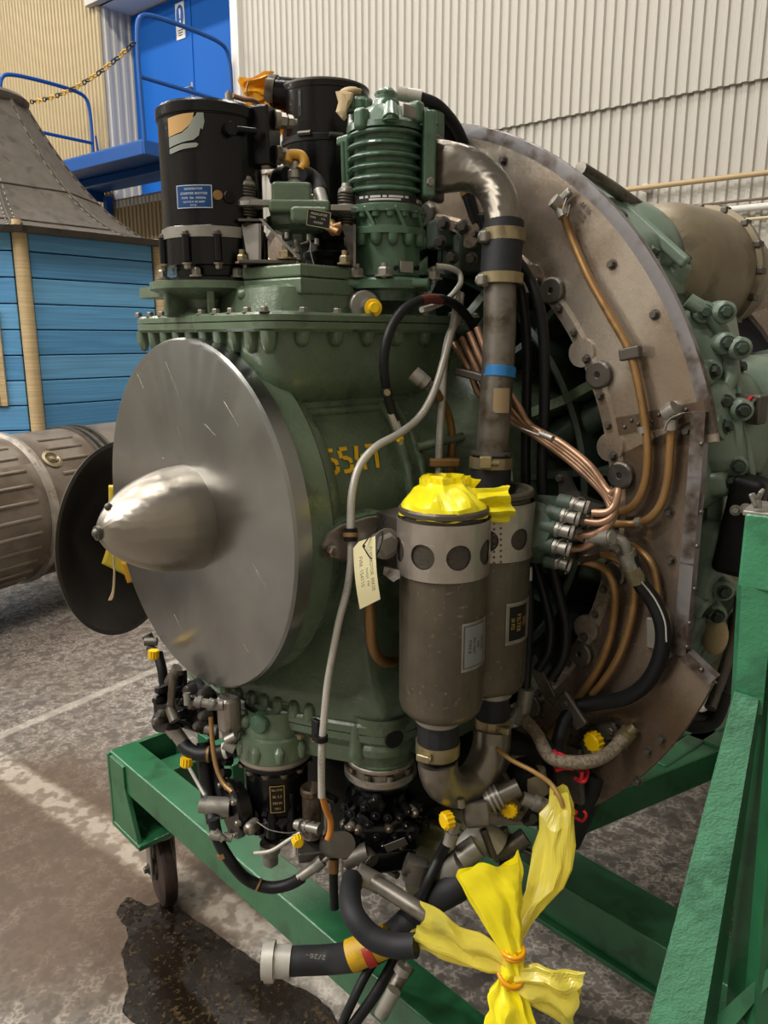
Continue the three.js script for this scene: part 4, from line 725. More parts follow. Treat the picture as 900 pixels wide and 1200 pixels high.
  { const path = new THREE.CatmullRomCurve3([[500, 196, 1.2], [525, 196, 1.185], [552, 200, 1.175], [575, 216, 1.165], [587, 240, 1.155], [590, 268, 1.15]].map(([x, y, d]) => PD(x, y, d)), false, 'centripetal'); const secs = [], n2 = 28, fr = path.computeFrenetFrames(30, false);
    for (let i = 0; i <= 30; i++) { const t = i / 30, p = path.getPointAt(t), T = path.getTangentAt(t), side = V(T.y, -T.x, 0).lengthSq() > 1e-4 ? new THREE.Vector3().crossVectors(T, V(Math.sin(.75), 0, Math.cos(.75))).normalize() : V(0, 1, 0), bi = new THREE.Vector3().crossVectors(T, side).normalize(); const e = 1 - ss(.0, .6, t), ra = .0275 + .011 * e, rb = .0275 - .004 * e, pw = 2 + 3 * e, sec = []; for (let j = 0; j < n2; j++) { const a = j / n2 * 6.2832, ca = Math.cos(a), sa = Math.sin(a), f2 = Math.pow(Math.pow(Math.abs(ca), pw) + Math.pow(Math.abs(sa), pw), -1 / pw); sec.push(p.clone().addScaledVector(side, ca * f2 * ra).addScaledVector(bi, sa * f2 * rb)); } secs.push(sec); }
    part('elbow_duct', loft(secs, .7), M.pipeCast, E, 'bare metal elbow duct square to round'); void fr; void o; }
}
{ // regulator on spring mounts between the starters
  const c = upright(347, 240, 1.20), k = (px) => px * 1.18 / 900, a = c.facing;
  const at = (px, py, d = 1.18) => PD(px, py, d);
  const s = part('regulator', [rbox(k(46), k(24), k(42), .006, at(342, 229), faceQ(a)), rbox(k(70), k(14), k(60), .005, at(351, 246), faceQ(a)), vert(c, [[k(36), 250], [k(36), 262], [k(30), 268], [k(18), 274], [k(17), 282], [0, 283]], 10, 10), rbox(k(42), k(18), k(58), .006, at(362, 256, 1.17), faceQ(a))], M.green, E, 'green spring mounted regulator');
  part('union', [vert(c, [[k(5), 188], [k(6), 190], [k(6), 197], [k(9), 199], [k(9), 207], [k(7), 209], [k(9.5), 211], [k(10), 218]], 16)], M.zinc, s);
  part('cap_loop', tube([at(337, 190), at(339, 182), at(346, 181), at(354, 183), at(357, 192), at(353, 199)], .0075, 30), std({ color: 0xc49331, roughness: .5 }), s, 'ochre rubber cap');
  part('cap_lead', tube([at(318, 207, 1.25), at(326, 203, 1.24), at(332, 201, 1.23)], .0085, 20), std({ color: 0xc49331, roughness: .5 }), s);
  part('rubber_hose', [tube([at(352, 204), at(362, 206, 1.2), at(371, 214, 1.2), at(375, 226, 1.19)], .0125, 24, 14)], M.rubber, s);
  part('hose_end', rod(at(374, 225, 1.185), at(378, 241, 1.175), .0105), M.silverTube, s);
  part('rubber_hose', tube([at(336, 205, 1.22), at(327, 206, 1.23), at(324, 214, 1.24)], .0125, 20, 14), M.rubber, s);
  part('union', [rod(at(362, 234), at(374, 238), .0075), rod(at(360, 233), at(366, 235), .0095)], M.zinc, s);
  for (const [x, y] of [[333, 218], [355, 218], [322, 234], [358, 236]]) part('screw', hexHead(at(x, y, 1.165), V(0, 1, 0), .004, .004), M.zinc, s);
  for (const [x, y] of [[336, 277], [362, 279], [371, 284]]) part('screw', rod(at(x, y - 4, 1.16), at(x, y + 3, 1.16), .004), M.zinc, s);
  { const g = new THREE.PlaneGeometry(.036, .024).applyQuaternion(Q(0, a + .25, 0).multiply(Q(0, 0, -.12))).translate(...at(373.5, 256.5, 1.118).toArray()); part('nameplate', g, std({ map: plateTex('#17181c', '#c9c6a8', [['REGULATOR', .3, 26], ['TYPE', .52, 24, .25], ['U.S.', .52, 24, .7], ['PATENT', .78, 24]], 220, 150, '#b9b58e'), roughness: .4 }), s, 'black and pale nameplate', true); }
  part('drain_cock', [rod(at(387, 262, 1.15), at(392, 271, 1.14), .008), rod(at(389, 268, 1.14), at(400, 265, 1.14), .0065), rod(at(383, 266, 1.14), at(397, 272, 1.13), .005)], M.brass, s);
  part('plunger', [rod(at(347, 282, 1.18), at(348, 312, 1.18), .005), rod(at(347, 290, 1.18), at(347, 297, 1.18), .008), rod(at(348, 300, 1.18), at(348, 306, 1.18), .0085)], M.zinc, s);
  part('lock_wire', [tube([at(352, 286, 1.15), at(358, 284, 1.15), at(363, 282, 1.15), at(364, 295, 1.15), at(368, 311, 1.15)], .0008, 24, 5)], M.zinc, s);
  for (const [x0, x1, y0, y1] of [[295, 320, 235, 242], [388, 411, 241, 248]]) part('mount_arm', rbox(k(x1 - x0), k(y1 - y0) * .9, .02, .001, at((x0 + x1) / 2, (y0 + y1) / 2, 1.15), faceQ(a)), M.zinc, s);
  for (const [x, y, d] of [[290, 232, 1.165], [406, 240, 1.175]]) {
    const b = upright(x, y, d), g = (r0, dy0, r1, dy1) => [r0, y + dy0];
    void g; const sp = part('spring_mount', vert(b, [[0, -26], [k(5), -26], [k(6), -22], [k(9), -20], [k(10), -15], [k(6), -13], [k(6), -3], [k(13), -1], [k(17), 3], [k(18), 8], [k(15), 10], [k(6), 12], [k(6), 24], [k(9), 25], [k(9), 30], [0, 31]].map(([r, dy]) => [r, y + dy]), 24, 30), M.zinc, s);
    const coil = (y0, y1, n) => { const p = []; for (let i = 0; i <= n * 12; i++) { const q = i / 12 * 6.2832; p.push(V(b.x + k(9) * Math.sin(q), b.y(y0 + (y1 - y0) * i / (n * 12)), b.z + k(9) * Math.cos(q))); } return tube(p, .0022, n * 14, 6); };
    part('spring', [coil(y - 14, y, 4), coil(y + 10, y + 24, 4)], M.steelDark, sp);
  }
  // steel brackets that carry the mounts
  const st = M.steelDark, b1 = part('bracket', [rbox(k(33), .004, k(30), .001, at(297, 260, 1.165), faceQ(a)), loft([[at(283, 262, 1.155), at(310, 262, 1.145), at(306, 305, 1.145), at(290, 305, 1.15)], [at(283, 262, 1.16), at(310, 262, 1.15), at(306, 305, 1.15), at(290, 305, 1.155)]]), loft([[at(303, 256, 1.14), at(307, 256, 1.14), at(346, 296, 1.13), at(346, 301, 1.13)], [at(303, 256, 1.165), at(307, 256, 1.165), at(346, 296, 1.155), at(346, 301, 1.155)]]), rbox(k(64), .005, k(34), .001, at(314, 308, 1.16), faceQ(a)), loft([[at(303, 262, 1.14), at(306, 262, 1.14), at(306, 306, 1.14), at(303, 306, 1.14)], [at(303, 262, 1.17), at(306, 262, 1.17), at(306, 306, 1.17), at(303, 306, 1.17)]])], st, E, 'folded steel mounting bracket');
  part('bracket', [loft([[at(401, 264, 1.16), at(414, 264, 1.16), at(415, 312, 1.16), at(412, 312, 1.16)], [at(401, 264, 1.164), at(414, 264, 1.164), at(415, 312, 1.164), at(412, 312, 1.164)]]), loft([[at(414, 262, 1.14), at(417, 264, 1.14), at(417, 312, 1.14), at(414, 312, 1.14)], [at(414, 262, 1.2), at(417, 264, 1.2), at(417, 312, 1.2), at(414, 312, 1.2)]])], st, E);
  void b1;
  for (const [x, y, r] of [[336, 301, .0115], [284, 306, .008], [404, 307, .0085]]) { const p = at(x, y + 3, 1.15); part('nut', [hexHead(p, UP, r, .013), rod(p, p.clone().add(V(0, .02, 0)), r * .55)], M.goldClamp, E); }
  part('accessory_drive', [vert(upright(385, 300, 1.28), [[.035, 262], [.036, 280], [.030, 282], [.034, 292], [.042, 294], [.042, 300], [.038, 304], [.040, 330]], 28)], M.blackMatt, E);
}
// ---------- canisters at the right ----------
const c1 = upright(518, 730, 1.10), c2 = upright(573, 700, 1.185);
for (const [c, R, rows, big, nm] of [[c1, .0615, [617, 684, 850], true, 'near olive filter canister'], [c2, .0605, [594, 660, 818], false, 'far olive filter canister']]) {
  const [t, b, e] = rows, lipT = t - 13;
  const s = part('filter_canister', vert(c, [[R - .006, lipT + 4], [R - .006, lipT - 1], [R - .0005, lipT - 1], [R + .0015, lipT + 2], [R + .0015, lipT + 7], [R - .003, lipT + 9], [R - .003, b], [R, b + 1], [R - .0005, e - 8], [R - .003, e - 2], [R - .009, e + 1], [.02, e + 4]], 64, 30), M.can, E, nm);
  part('rim_inside', vert(c, [[R - .006, lipT + 4], [R - .012, lipT + 10], [0, lipT + 12]], 40), M.steelDark, s);
  // perforated band: patches between round ports
  const ports = big ? [[495, 653], [538, 654], [472, 646], [568, 645]] : [[609, 632], [570, 640]];
  const rp = big ? .0175 : .0160;
  const RB = R + .0022, y1 = c.y(t, RB), y0 = c.y(b, RB), H = y1 - y0;
  const hs = ports.map(([x, y]) => { const q = c.on(x, y, RB); let a = q.a - c.facing; if (Math.abs(a) > Math.PI) a -= Math.sign(a) * 2 * Math.PI; return [a * RB, q.p.y - y0 - 0, rp]; });
  if (big) { hs[2][0] = hs[0][0] - (hs[1][0] - hs[0][0]); hs[2][1] = hs[0][1]; hs[3][0] = hs[1][0] + (hs[1][0] - hs[0][0]); hs[3][1] = hs[1][1]; } else { hs[1][0] = hs[0][0] - .05; hs[1][1] = hs[0][1]; }
  { const half = Math.PI * RB * .72, shp = extrude([[-half, 0], [half, 0], [half, H], [-half, H]], .0016, 0, hs.map(([x, y, r]) => [x, y, r]));
    // subdivide along the girth, then wrap
    const g0 = shp.index ? shp.toNonIndexed() : shp; let tri = []; const P = g0.attributes.position; for (let i = 0; i < P.count; i += 3) tri.push([0, 1, 2].map((k) => V(P.getX(i + k), P.getY(i + k), P.getZ(i + k))));
    for (let pass = 0; pass < 9; pass++) { const nx = []; let any = false; for (const q of tri) { let m = -1, L = 0; for (let k = 0; k < 3; k++) { const d = Math.abs(q[k].x - q[(k + 1) % 3].x); if (d > L) { L = d; m = k; } } if (L > .007) { any = true; const a = q[m], b2 = q[(m + 1) % 3], o = q[(m + 2) % 3], mid = a.clone().add(b2).multiplyScalar(.5); nx.push([a, mid, o], [mid, b2, o]); } else nx.push(q); } tri = nx; if (!any) break; }
    const arr = []; for (const q of tri) for (const v of q) { const a = v.x / RB + c.facing, r = RB + v.z; arr.push(c.x + r * Math.sin(a), y0 + v.y, c.z + r * Math.cos(a)); }
    const g = new THREE.BufferGeometry(); g.setAttribute('position', new THREE.Float32BufferAttribute(arr, 3)); g.computeVertexNormals();
    part('perforated_band', toCreasedNormals(g, .5), M.bandSteel, s, 'bare steel band with round ports'); }
  part('gauze', vert(c, [[R + .0006, t + 2], [R + .0006, b - 2]], 48), std({ color: 0x4b463e, metalness: .4, roughness: .6, bumpMap: again(T.peel, 6), bumpScale: .001 }), s);
  if (!big) { const rv = []; for (let j = 0; j < 2; j++) for (let i = 0; i < 9; i++) { const q = c.on(579 + j * 8, 607 + i * 6.6 - j * 1, RB + .0016); rv.push(lathe([[0, .0012], [.0018, .0008], [.002, 0]], q.p, q.n, 8)); } for (const g of rv) part('rivet', g, M.steelDark, s); part('band_edge', cylPatch(c, RB + .0020, 568, 601, 574, 660), M.bandSteel, s); }
  const tx = big ? plateTex('#8f9194', '#33363a', [['FILTER', .2, 26], ['AIR', .4, 26], ['No 1047', .6, 26], ['TYPE B', .8, 26]], 150, 260, '#555', true) : plateTex('#1d1d1c', '#b99a4e', [['OIL', .3, 40], ['FILTER', .6, 40], ['30 PSI', .85, 30]], 150, 260, '#b0ab98', true);
  const bx = big ? [543, 732, 566, 782] : [595, 709, 617, 751];
  part('nameplate_rim', cylPatch(c, R + .0008, bx[0] - 2, bx[1] - 3, bx[2] + 2, bx[3] + 3), M.bandSteel, s);
  part('nameplate', cylPatch(c, R + .0016, ...bx), std({ map: tx, roughness: .4, metalness: .4 }), s, null, true);
  for (let i = 0; i < 14; i++) { const q = c.on(big ? 480 + i * 6 : 572 + i * 3.2, big ? 812 + (i * 37 % 20) : 790 + (i * 31 % 14), R); if (i % 3 === 0) part('dent', lathe([[0, .0003], [.004, .0002], [.005, 0]], q.p, q.n, 10), M.can, s); }
  // outlet sleeve below
  const oc = big ? upright(513, 870, 1.125) : upright(577, 835, 1.2), o = big ? [846, 856, 895, 880, 897] : [815, 822, 856, 848, 862], r = big ? .030 : .0255;
  part('outlet_neck', vert(oc, [[r + .004, o[0] - 12], [r + .004, o[1]], [r - .004, o[1] + 2]], 30), M.zinc, s);
  part('rubber_sleeve', vert(oc, [[r - .003, o[1] - 6], [r, o[1]], [r + .001, o[2]], [r - .003, o[2] + 2]], 36), M.rubber, s);
  part('hose_clamp', [vert(oc, [[r, o[3]], [r + .0025, o[3] + 1], [r + .0025, o[4] - 1], [r, o[4]]], 36), rbox(.022, .012, .012, .003, oc.on(big ? 497 : 590, big ? 888 : 855, r + .007).p, faceQ(oc.facing - .4)), rod(oc.on(big ? 491 : 584, big ? 889 : 856, r + .008).p, oc.on(big ? 506 : 596, big ? 890 : 857, r + .009).p, .004)], M.goldClamp, s);
}
part('u_bend', pipe([[513, 890, 1.125], [514, 903, 1.13], [521, 917, 1.14], [537, 923, 1.16], [555, 916, 1.18], [568, 897, 1.19], [576, 872, 1.2], [577, 855, 1.2]], .0295, 'd', 50, 24), M.pipeCast, E, 'dull metal U bend under the canisters');
part('drain_plug', rod(PD(540, 936, 1.125), PD(541, 946, 1.125), .006), M.pipeCast, E);
{ // big down pipe with rubber couplings
  const P = (x, y, d) => PD(x, y, d);
  const d = part('air_pipe', pipe([[586, 318, 1.15], [585, 400, 1.155], [580, 480, 1.165], [575, 545, 1.18]], .0245, 'd', 30, 28), M.pipeGrey, E, 'worn grey vertical air pipe');
  part('rubber_coupling', tube([P(590, 262, 1.15), P(590, 272, 1.15), P(588, 300, 1.15), P(586, 336, 1.15)], .0305, 20, 28), M.rubber, d);
  part('rubber_coupling', pipe([[576, 545, 1.18], [575, 562, 1.183], [573, 600, 1.19]], .0305, 'd', 20, 28), M.rubber, d);
  for (const [x, y0, y1, dep, tw] of [[590, 269, 285, 1.15, 1], [587, 320, 334, 1.15, 1], [576, 535, 549, 1.18, 0]]) {
    const a = P(x, y0, dep), b = P(x - .6, y1, dep + .003), mid = a.clone().add(b).multiplyScalar(.5);
    part('hose_clamp', lathe([[.030, 0], [.0338, .001], [.0338, a.distanceTo(b) - .001], [.030, a.distanceTo(b)]], b, a.clone().sub(b).normalize(), 36), M.goldClamp, d);
    if (tw) part('clamp_screw', [rod(P(x - 25, y0 + 8, dep - .01), P(x - 18, y0 + 9, dep - .02), .009), rbox(.012, .016, .012, .003, P(x - 22, y0 + 8, dep - .02))], M.zinc, d);
    else part('clamp_screw', [rbox(.019, .019, .012, .003, P(569, 542, dep - .036), faceQ(c1.facing)), rod(P(574, 542, dep - .037), P(584, 543, dep - .036), .005)], M.goldClamp, d);
  }
  part('flare', lathe([[.0245, 0], [.032, .002], [.032, .005], [.0245, .007]], P(576, 533, 1.178), UP, 32), M.steelDark, d);
  part('blue_tape', lathe([[.0247, 0], [.0253, .0005], [.0253, .0155], [.0247, .016]], P(584, 442.5, 1.158), P(585, 430, 1.157).sub(P(584, 442, 1.158)).normalize(), 32), std({ color: 0x1c6fae, roughness: .6 }), d, 'blue tape');
  { const u = upright(582, 470, 1.162); part('tape_residue', cylPatch(u, .0249, 578, 455, 597, 484), std({ color: 0x9a8566, roughness: .9 }), d, 'brown tape residue'); }
}
{ // mounting lug plate and canister bracket
  const q = (x, y, r = .268) => onAxial(x, y, r), s = part('mount_lug', (() => { const pts = [[375, 638], [382, 622], [398, 612], [430, 603], [452, 600], [455, 655], [420, 660], [395, 657], [380, 650]]; const A = pts.map(([x, y]) => PX(x, y, .272)), B = pts.map(([x, y]) => PX(x, y, .30).setX(.20)).map((p, i) => V(.20, A[i].y, A[i].z)); return loft([A, B], .4); })(), M.green, E);
  const pl = part('lug_plate', (() => { const pts = [[379, 640], [386, 626], [402, 616], [432, 607], [452, 604], [452, 652], [425, 657], [398, 655], [384, 650]]; const A = pts.map(([x, y]) => PX(x, y, .279)), B = A.map((p) => V(.272, p.y, p.z)); return loft([A, B], .4); })(), M.bandSteel, s, 'bare metal lug plate'); void q;
  part('bolt', hexHead(PX(386, 645, .279), V(1, 0, 0), .0085, .012), M.steel, s); part('trunnion', [rod(PX(440, 640, .28), PX(450, 637, .335), .019, .017, 24), hexHead(PX(452, 637, .335), V(1, 0, .3).normalize(), .0165, .012)], M.zinc, s); void pl;
  part('canister_bracket', [loft([[PD(441, 600, 1.13), PD(474, 592, 1.11), PD(490, 598, 1.06), PD(472, 610, 1.05)], [PD(441, 602, 1.13), PD(474, 595, 1.11), PD(490, 601, 1.06), PD(472, 613, 1.05)]]), loft([[PD(441, 602, 1.13), PD(472, 612, 1.05), PD(472, 668, 1.065), PD(441, 662, 1.14)], [PD(443, 602, 1.14), PD(475, 612, 1.06), PD(475, 668, 1.075), PD(443, 662, 1.15)]])], M.steelDark, E, 'folded dark steel canister bracket');
  part('bracket_lip', loft([[PD(450, 664, 1.08), PD(468, 668, 1.04), PD(469, 677, 1.035), PD(461, 682, 1.03), PD(449, 673, 1.07)], [PD(450, 664, 1.085), PD(468, 668, 1.045), PD(469, 677, 1.04), PD(461, 682, 1.035), PD(449, 673, 1.075)]]), M.bandSteel, E);
}
// ---------- pumps below ----------
{
  const PD1 = (x, y, d) => PD(x, y, d + .095);
  const c = upright(323, 880, 1.32), k = (px) => px * 1.31 / 900, a = c.facing;
  const s = part('fuel_pump', [vert(c, [[k(40), 900], [k(43), 903], [k(43), 908], [k(38), 912], [k(37), 935], [k(38), 950], [k(34), 960], [k(38), 966], [k(30), 972], [k(30), 984], [k(20), 992], [0, 994]], 40, 25), ...[-.9, -.2, .5, 1.2].map((t) => rod(V(c.x + k(33) * Math.sin(a + t), c.y(912), c.z + k(33) * Math.cos(a + t)), V(c.x + k(30) * Math.sin(a + t), c.y(960), c.z + k(30) * Math.cos(a + t)), .008, .013))], M.black, E, 'gloss black fuel pump');
  part('pump_neck', vert(c, [[k(34), 838], [k(34), 850], [k(38), 862], [k(38), 868], [k(43), 872], [k(44), 890], [k(45), 894], [k(45), 899], [0, 899]], 40, 25), M.green, s, 'green pump neck');
  part('gasket', vert(c, [[k(43), 898], [k(45), 899], [k(45), 903], [k(42), 905]], 40), M.bandSteel, s);
  for (const p of bumps(c, 890, k(43), 10, .1)) part('boss', lathe([[0, -.008], [.007, -.006], [.0085, .012], [.004, .02], [0, .021]], p, UP, 12, 60), M.green, s);
  { const h = c.on(304, 848, k(35)); part('round_boss', [lathe([[0, .006], [.014, .006], [.017, .002], [.018, -.01]], h.p, h.n, 24), lathe([[0, .0065], [.012, .0065]], h.p, h.n, 18)], M.greenDark, s); const g2 = c.on(288, 845, k(36)); part('boss', place(new THREE.SphereGeometry(.012, 14, 10), g2.p), M.green, s); }
  for (const p of bumps(c, 908, k(40), 12, .2)) part('bolt', hexHead(p, V(0, -1, 0), .0055, .008), M.steel, s);
  part('nameplate', cylPatch(c, k(38.6), 316, 921, 334, 953), std({ map: plateTex('#1a1814', '#c6a764', [['No 7719', .2, 24], ['KL 1.2', .45, 28], ['SER 84', .68, 26], ['1951', .88, 24]], 130, 230, '#c6a764'), roughness: .35, metalness: .4 }), s, 'brass nameplate', true);
  // side cover to the left with a stub
  const sd = dirXZ(a - 1.15), f0 = PD1(276, 946, 1.21);
  part('side_cover', [lathe([[0, .012], [.045, .012], [.05, .008], [.05, 0], [0, 0]], f0, sd, 30), lathe([[0, 0], [.047, 0], [.047, -.012], [0, -.012]], f0, sd, 30)], M.black, s);
  for (let i = 0; i < 8; i++) { const q = i / 8 * 6.283, u = dirXZ(a - 1.15 + Math.PI / 2); part('nut', hexHead(f0.clone().addScaledVector(u, .043 * Math.cos(q)).add(V(0, .043 * Math.sin(q), 0)).addScaledVector(sd, .01), sd, .0045, .008), M.steel, s); }
  part('stub', [rod(PD1(270, 946, 1.2), PD1(243, 945, 1.2), .0165, .0165, 24), rod(PD1(246, 945, 1.2), PD1(234, 944, 1.2), .012, .012, 12)], M.zinc, s);
  for (const [x, y] of [[271, 892], [269, 906]]) part('union', [rod(PD1(x, y, 1.21), PD1(x - 9, y, 1.2), .0075)], M.blackMatt, s);
  part('bleed_valve', [rod(PD1(300, 964, 1.17), PD1(293, 971, 1.155), .0095, .011, 16), place(new THREE.SphereGeometry(.0105, 16, 12), PD1(293, 971, 1.153))], M.steel, s);
  part('union', [rod(PD1(346, 966, 1.17), PD1(374, 972, 1.15), .0075), ...[350, 357, 364, 371].map((x) => rod(PD1(x, 966 + (x - 346) * .2, 1.165), PD1(x + 4, 967 + (x - 346) * .2, 1.16), .0105, .0105, 6))], M.zinc, s);
  part('lock_wire', [tube([PD1(301, 963, 1.15), PD1(315, 972, 1.14), PD1(335, 976, 1.14), PD1(348, 975, 1.15)], .0009, 24, 5)], M.zinc, s);
  part('bottom_port', vert(upright(317, 1005, 1.31), [[k(12), 995], [k(12), 1005], [k(9), 1007], [k(9), 1017], [0, 1018]], 18), M.zinc, s);
  part('strap', [tube([PD1(298, 1000, 1.15), PD1(318, 997, 1.14), PD1(336, 986, 1.14), PD1(352, 976, 1.14)], .0035, 20, 6), rod(PD1(345, 978, 1.14), PD1(346, 1002, 1.14), .0035)], M.silverTube, s);
  // small cylinder at its right
  const v = upright(365, 950, 1.29); part('valve_body', vert(v, [[0, 928], [.016, 928], [.018, 931], [.018, 936], [.0155, 938], [.0155, 984], [.018, 986], [0, 986]], 28), M.steel, s);
  part('valve_base', rbox(.06, .018, .04, .003, PD1(370, 996, 1.2), faceQ(a)), M.steelDark, s);
  part('clip', rbox(.012, .05, .02, .003, PD1(384, 960, 1.19), faceQ(a)), M.zinc, s);
}
{
  const PD2 = (x, y, d) => PD(x, y, d + .07);
  const c = upright(446, 890, 1.29), k = (px) => px * 1.28 / 900, a = c.facing;
  const s = part('oil_pump', [vert(c, [[k(40), 925], [k(40), 932], [k(34), 938], [k(36), 950], [k(42), 955], [k(43), 985], [k(38), 992], [k(34), 1005], [0, 1010]], 24, 20), rbox(k(88), k(36), k(60), .012, PD2(446, 966, 1.195), faceQ(a), 3), rbox(k(60), k(30), k(60), .010, PD2(452, 992, 1.2), faceQ(a + .2), 3)], M.black, E, 'gloss black gear pump crowded with bolts');
  part('pump_neck', vert(c, [[k(42), 846], [k(42), 862], [k(38), 876], [k(41), 882], [k(41), 889], [k(38), 893], [k(37), 900], [k(40), 903], [0, 903]], 40, 25), M.green, s, 'green pump neck');
  { const q = c.on(418, 872, k(40)); part('boss', [rod(q.p.clone().add(V(0, .03, 0)), q.p.clone().add(V(0, -.02, 0)), .010, .014), place(new THREE.SphereGeometry(.0105, 12, 8), q.p.clone().add(V(0, .03, 0)))], M.green, s); const h = c.on(462, 866, k(41)); part('dark_port', lathe([[0, .002], [.014, .002], [.016, 0]], h.p, h.n, 20), M.hole, s); }
  part('ring', vert(c, [[k(39), 904], [k(40), 906], [k(40), 909], [k(34), 911], [k(34), 917], [k(41), 918], [k(43), 920], [k(43), 926], [k(38), 929]], 40), M.bandSteel, s, 'bare metal spacer ring');
  for (const p of bumps(c, 914, k(37), 9, .3)) part('nut', rod(p.clone().add(V(0, .006, 0)), p.clone().add(V(0, -.006, 0)), .006, .006, 8), M.steel, s);
  const sp = [[412, 952], [420, 972], [433, 965], [441, 980], [454, 958], [456, 970], [463, 980], [475, 966], [478, 950], [485, 952], [490, 960], [418, 985], [436, 998], [470, 990], [440, 955], [428, 945], [405, 945], [404, 965], [430, 990], [449, 990], [480, 980], [412, 968], [468, 957], [490, 946], [497, 965]];
  sp.forEach(([x, y], i) => { const p = PD2(x, y, 1.152 + (Math.abs(x - 446) > 40 ? .02 : 0)), n = dirXZ(a + (x - 446) / 90, .1).normalize(); part('cap_nut', [lathe([[0, .010], [.003, .010], [.0045, .008], [.0052, .005], [.0075, .004], [.0075, -.014]], p, n, 12)], i % 4 === 1 ? M.steel : M.black, s); });
  for (const [x, y, r] of [[422, 965, .018], [467, 972, .019], [440, 945, .016]]) part('round_cover', lathe([[0, .004], [r * .8, .005], [r, .002], [r, -.012]], PD2(x, y, 1.156), dirXZ(a + (x - 446) / 120), 24), M.black, s);
  part('nameplate', rbox(.036, .014, .002, .0008, PD2(464, 990, 1.14), faceQ(a).multiply(Q(0, 0, .42))), M.steelDark, s);
}
{ // cluster behind the left pump
  const s = part('gear_unit', [rbox(.08, .07, .08, .012, PD(236, 826, 1.37), Q(0, .3, 0), 3), rbox(.05, .06, .06, .012, PD(203, 830, 1.40), Q(0, .2, 0), 3), rod(PD(205, 845, 1.36), PD(188, 845, 1.38), .022, .02, 20)], M.black, E, 'black accessory unit behind the disc');
  for (const [x, y] of [[190, 808], [187, 820], [192, 835], [205, 812], [222, 808], [240, 812], [228, 826], [212, 838], [200, 850], [240, 838], [186, 845], [250, 826], [215, 822], [234, 850]]) part('cap_nut', lathe([[0, .012], [.005, .012], [.008, .006], [.010, -.01]], PD(x, y, 1.315), V(.2, .2, 1).normalize(), 12), x % 3 ? M.black : M.steelDark, s);
  const f = upright(269, 840, 1.27); part('silver_filter', [vert(f, [[0, 821], [.016, 821], [.0195, 825], [.0195, 858], [.014, 862], [.012, 872], [0, 873]], 28), rod(PD(262, 826, 1.25), PD(244, 826, 1.25), .009, .009, 16)], M.steel, s, 'dull silver filter bowl');
  part('fitting', [rod(PD(252, 826, 1.24), PD(228, 822, 1.24), .0075), rod(PD(250, 826, 1.24), PD(244, 824, 1.24), .010, .010, 6), rod(PD(236, 823, 1.24), PD(231, 822, 1.24), .0105, .0105, 6), rod(PD(220, 826, 1.26), PD(219, 812, 1.26), .006)], M.zinc, s);
  part('fitting', [rod(PD(265, 868, 1.24), PD(276, 862, 1.24), .007), rod(PD(262, 872, 1.24), PD(275, 878, 1.24), .008)], M.zinc, s);
  part('bell_crank', [rod(PD(203, 788, 1.3), PD(200, 830, 1.31), .0065), rod(PD(199, 830, 1.31), PD(205, 845, 1.3), .009), rod(PD(198, 800, 1.31), PD(208, 782, 1.3), .009)], M.pipeGrey, s);
}
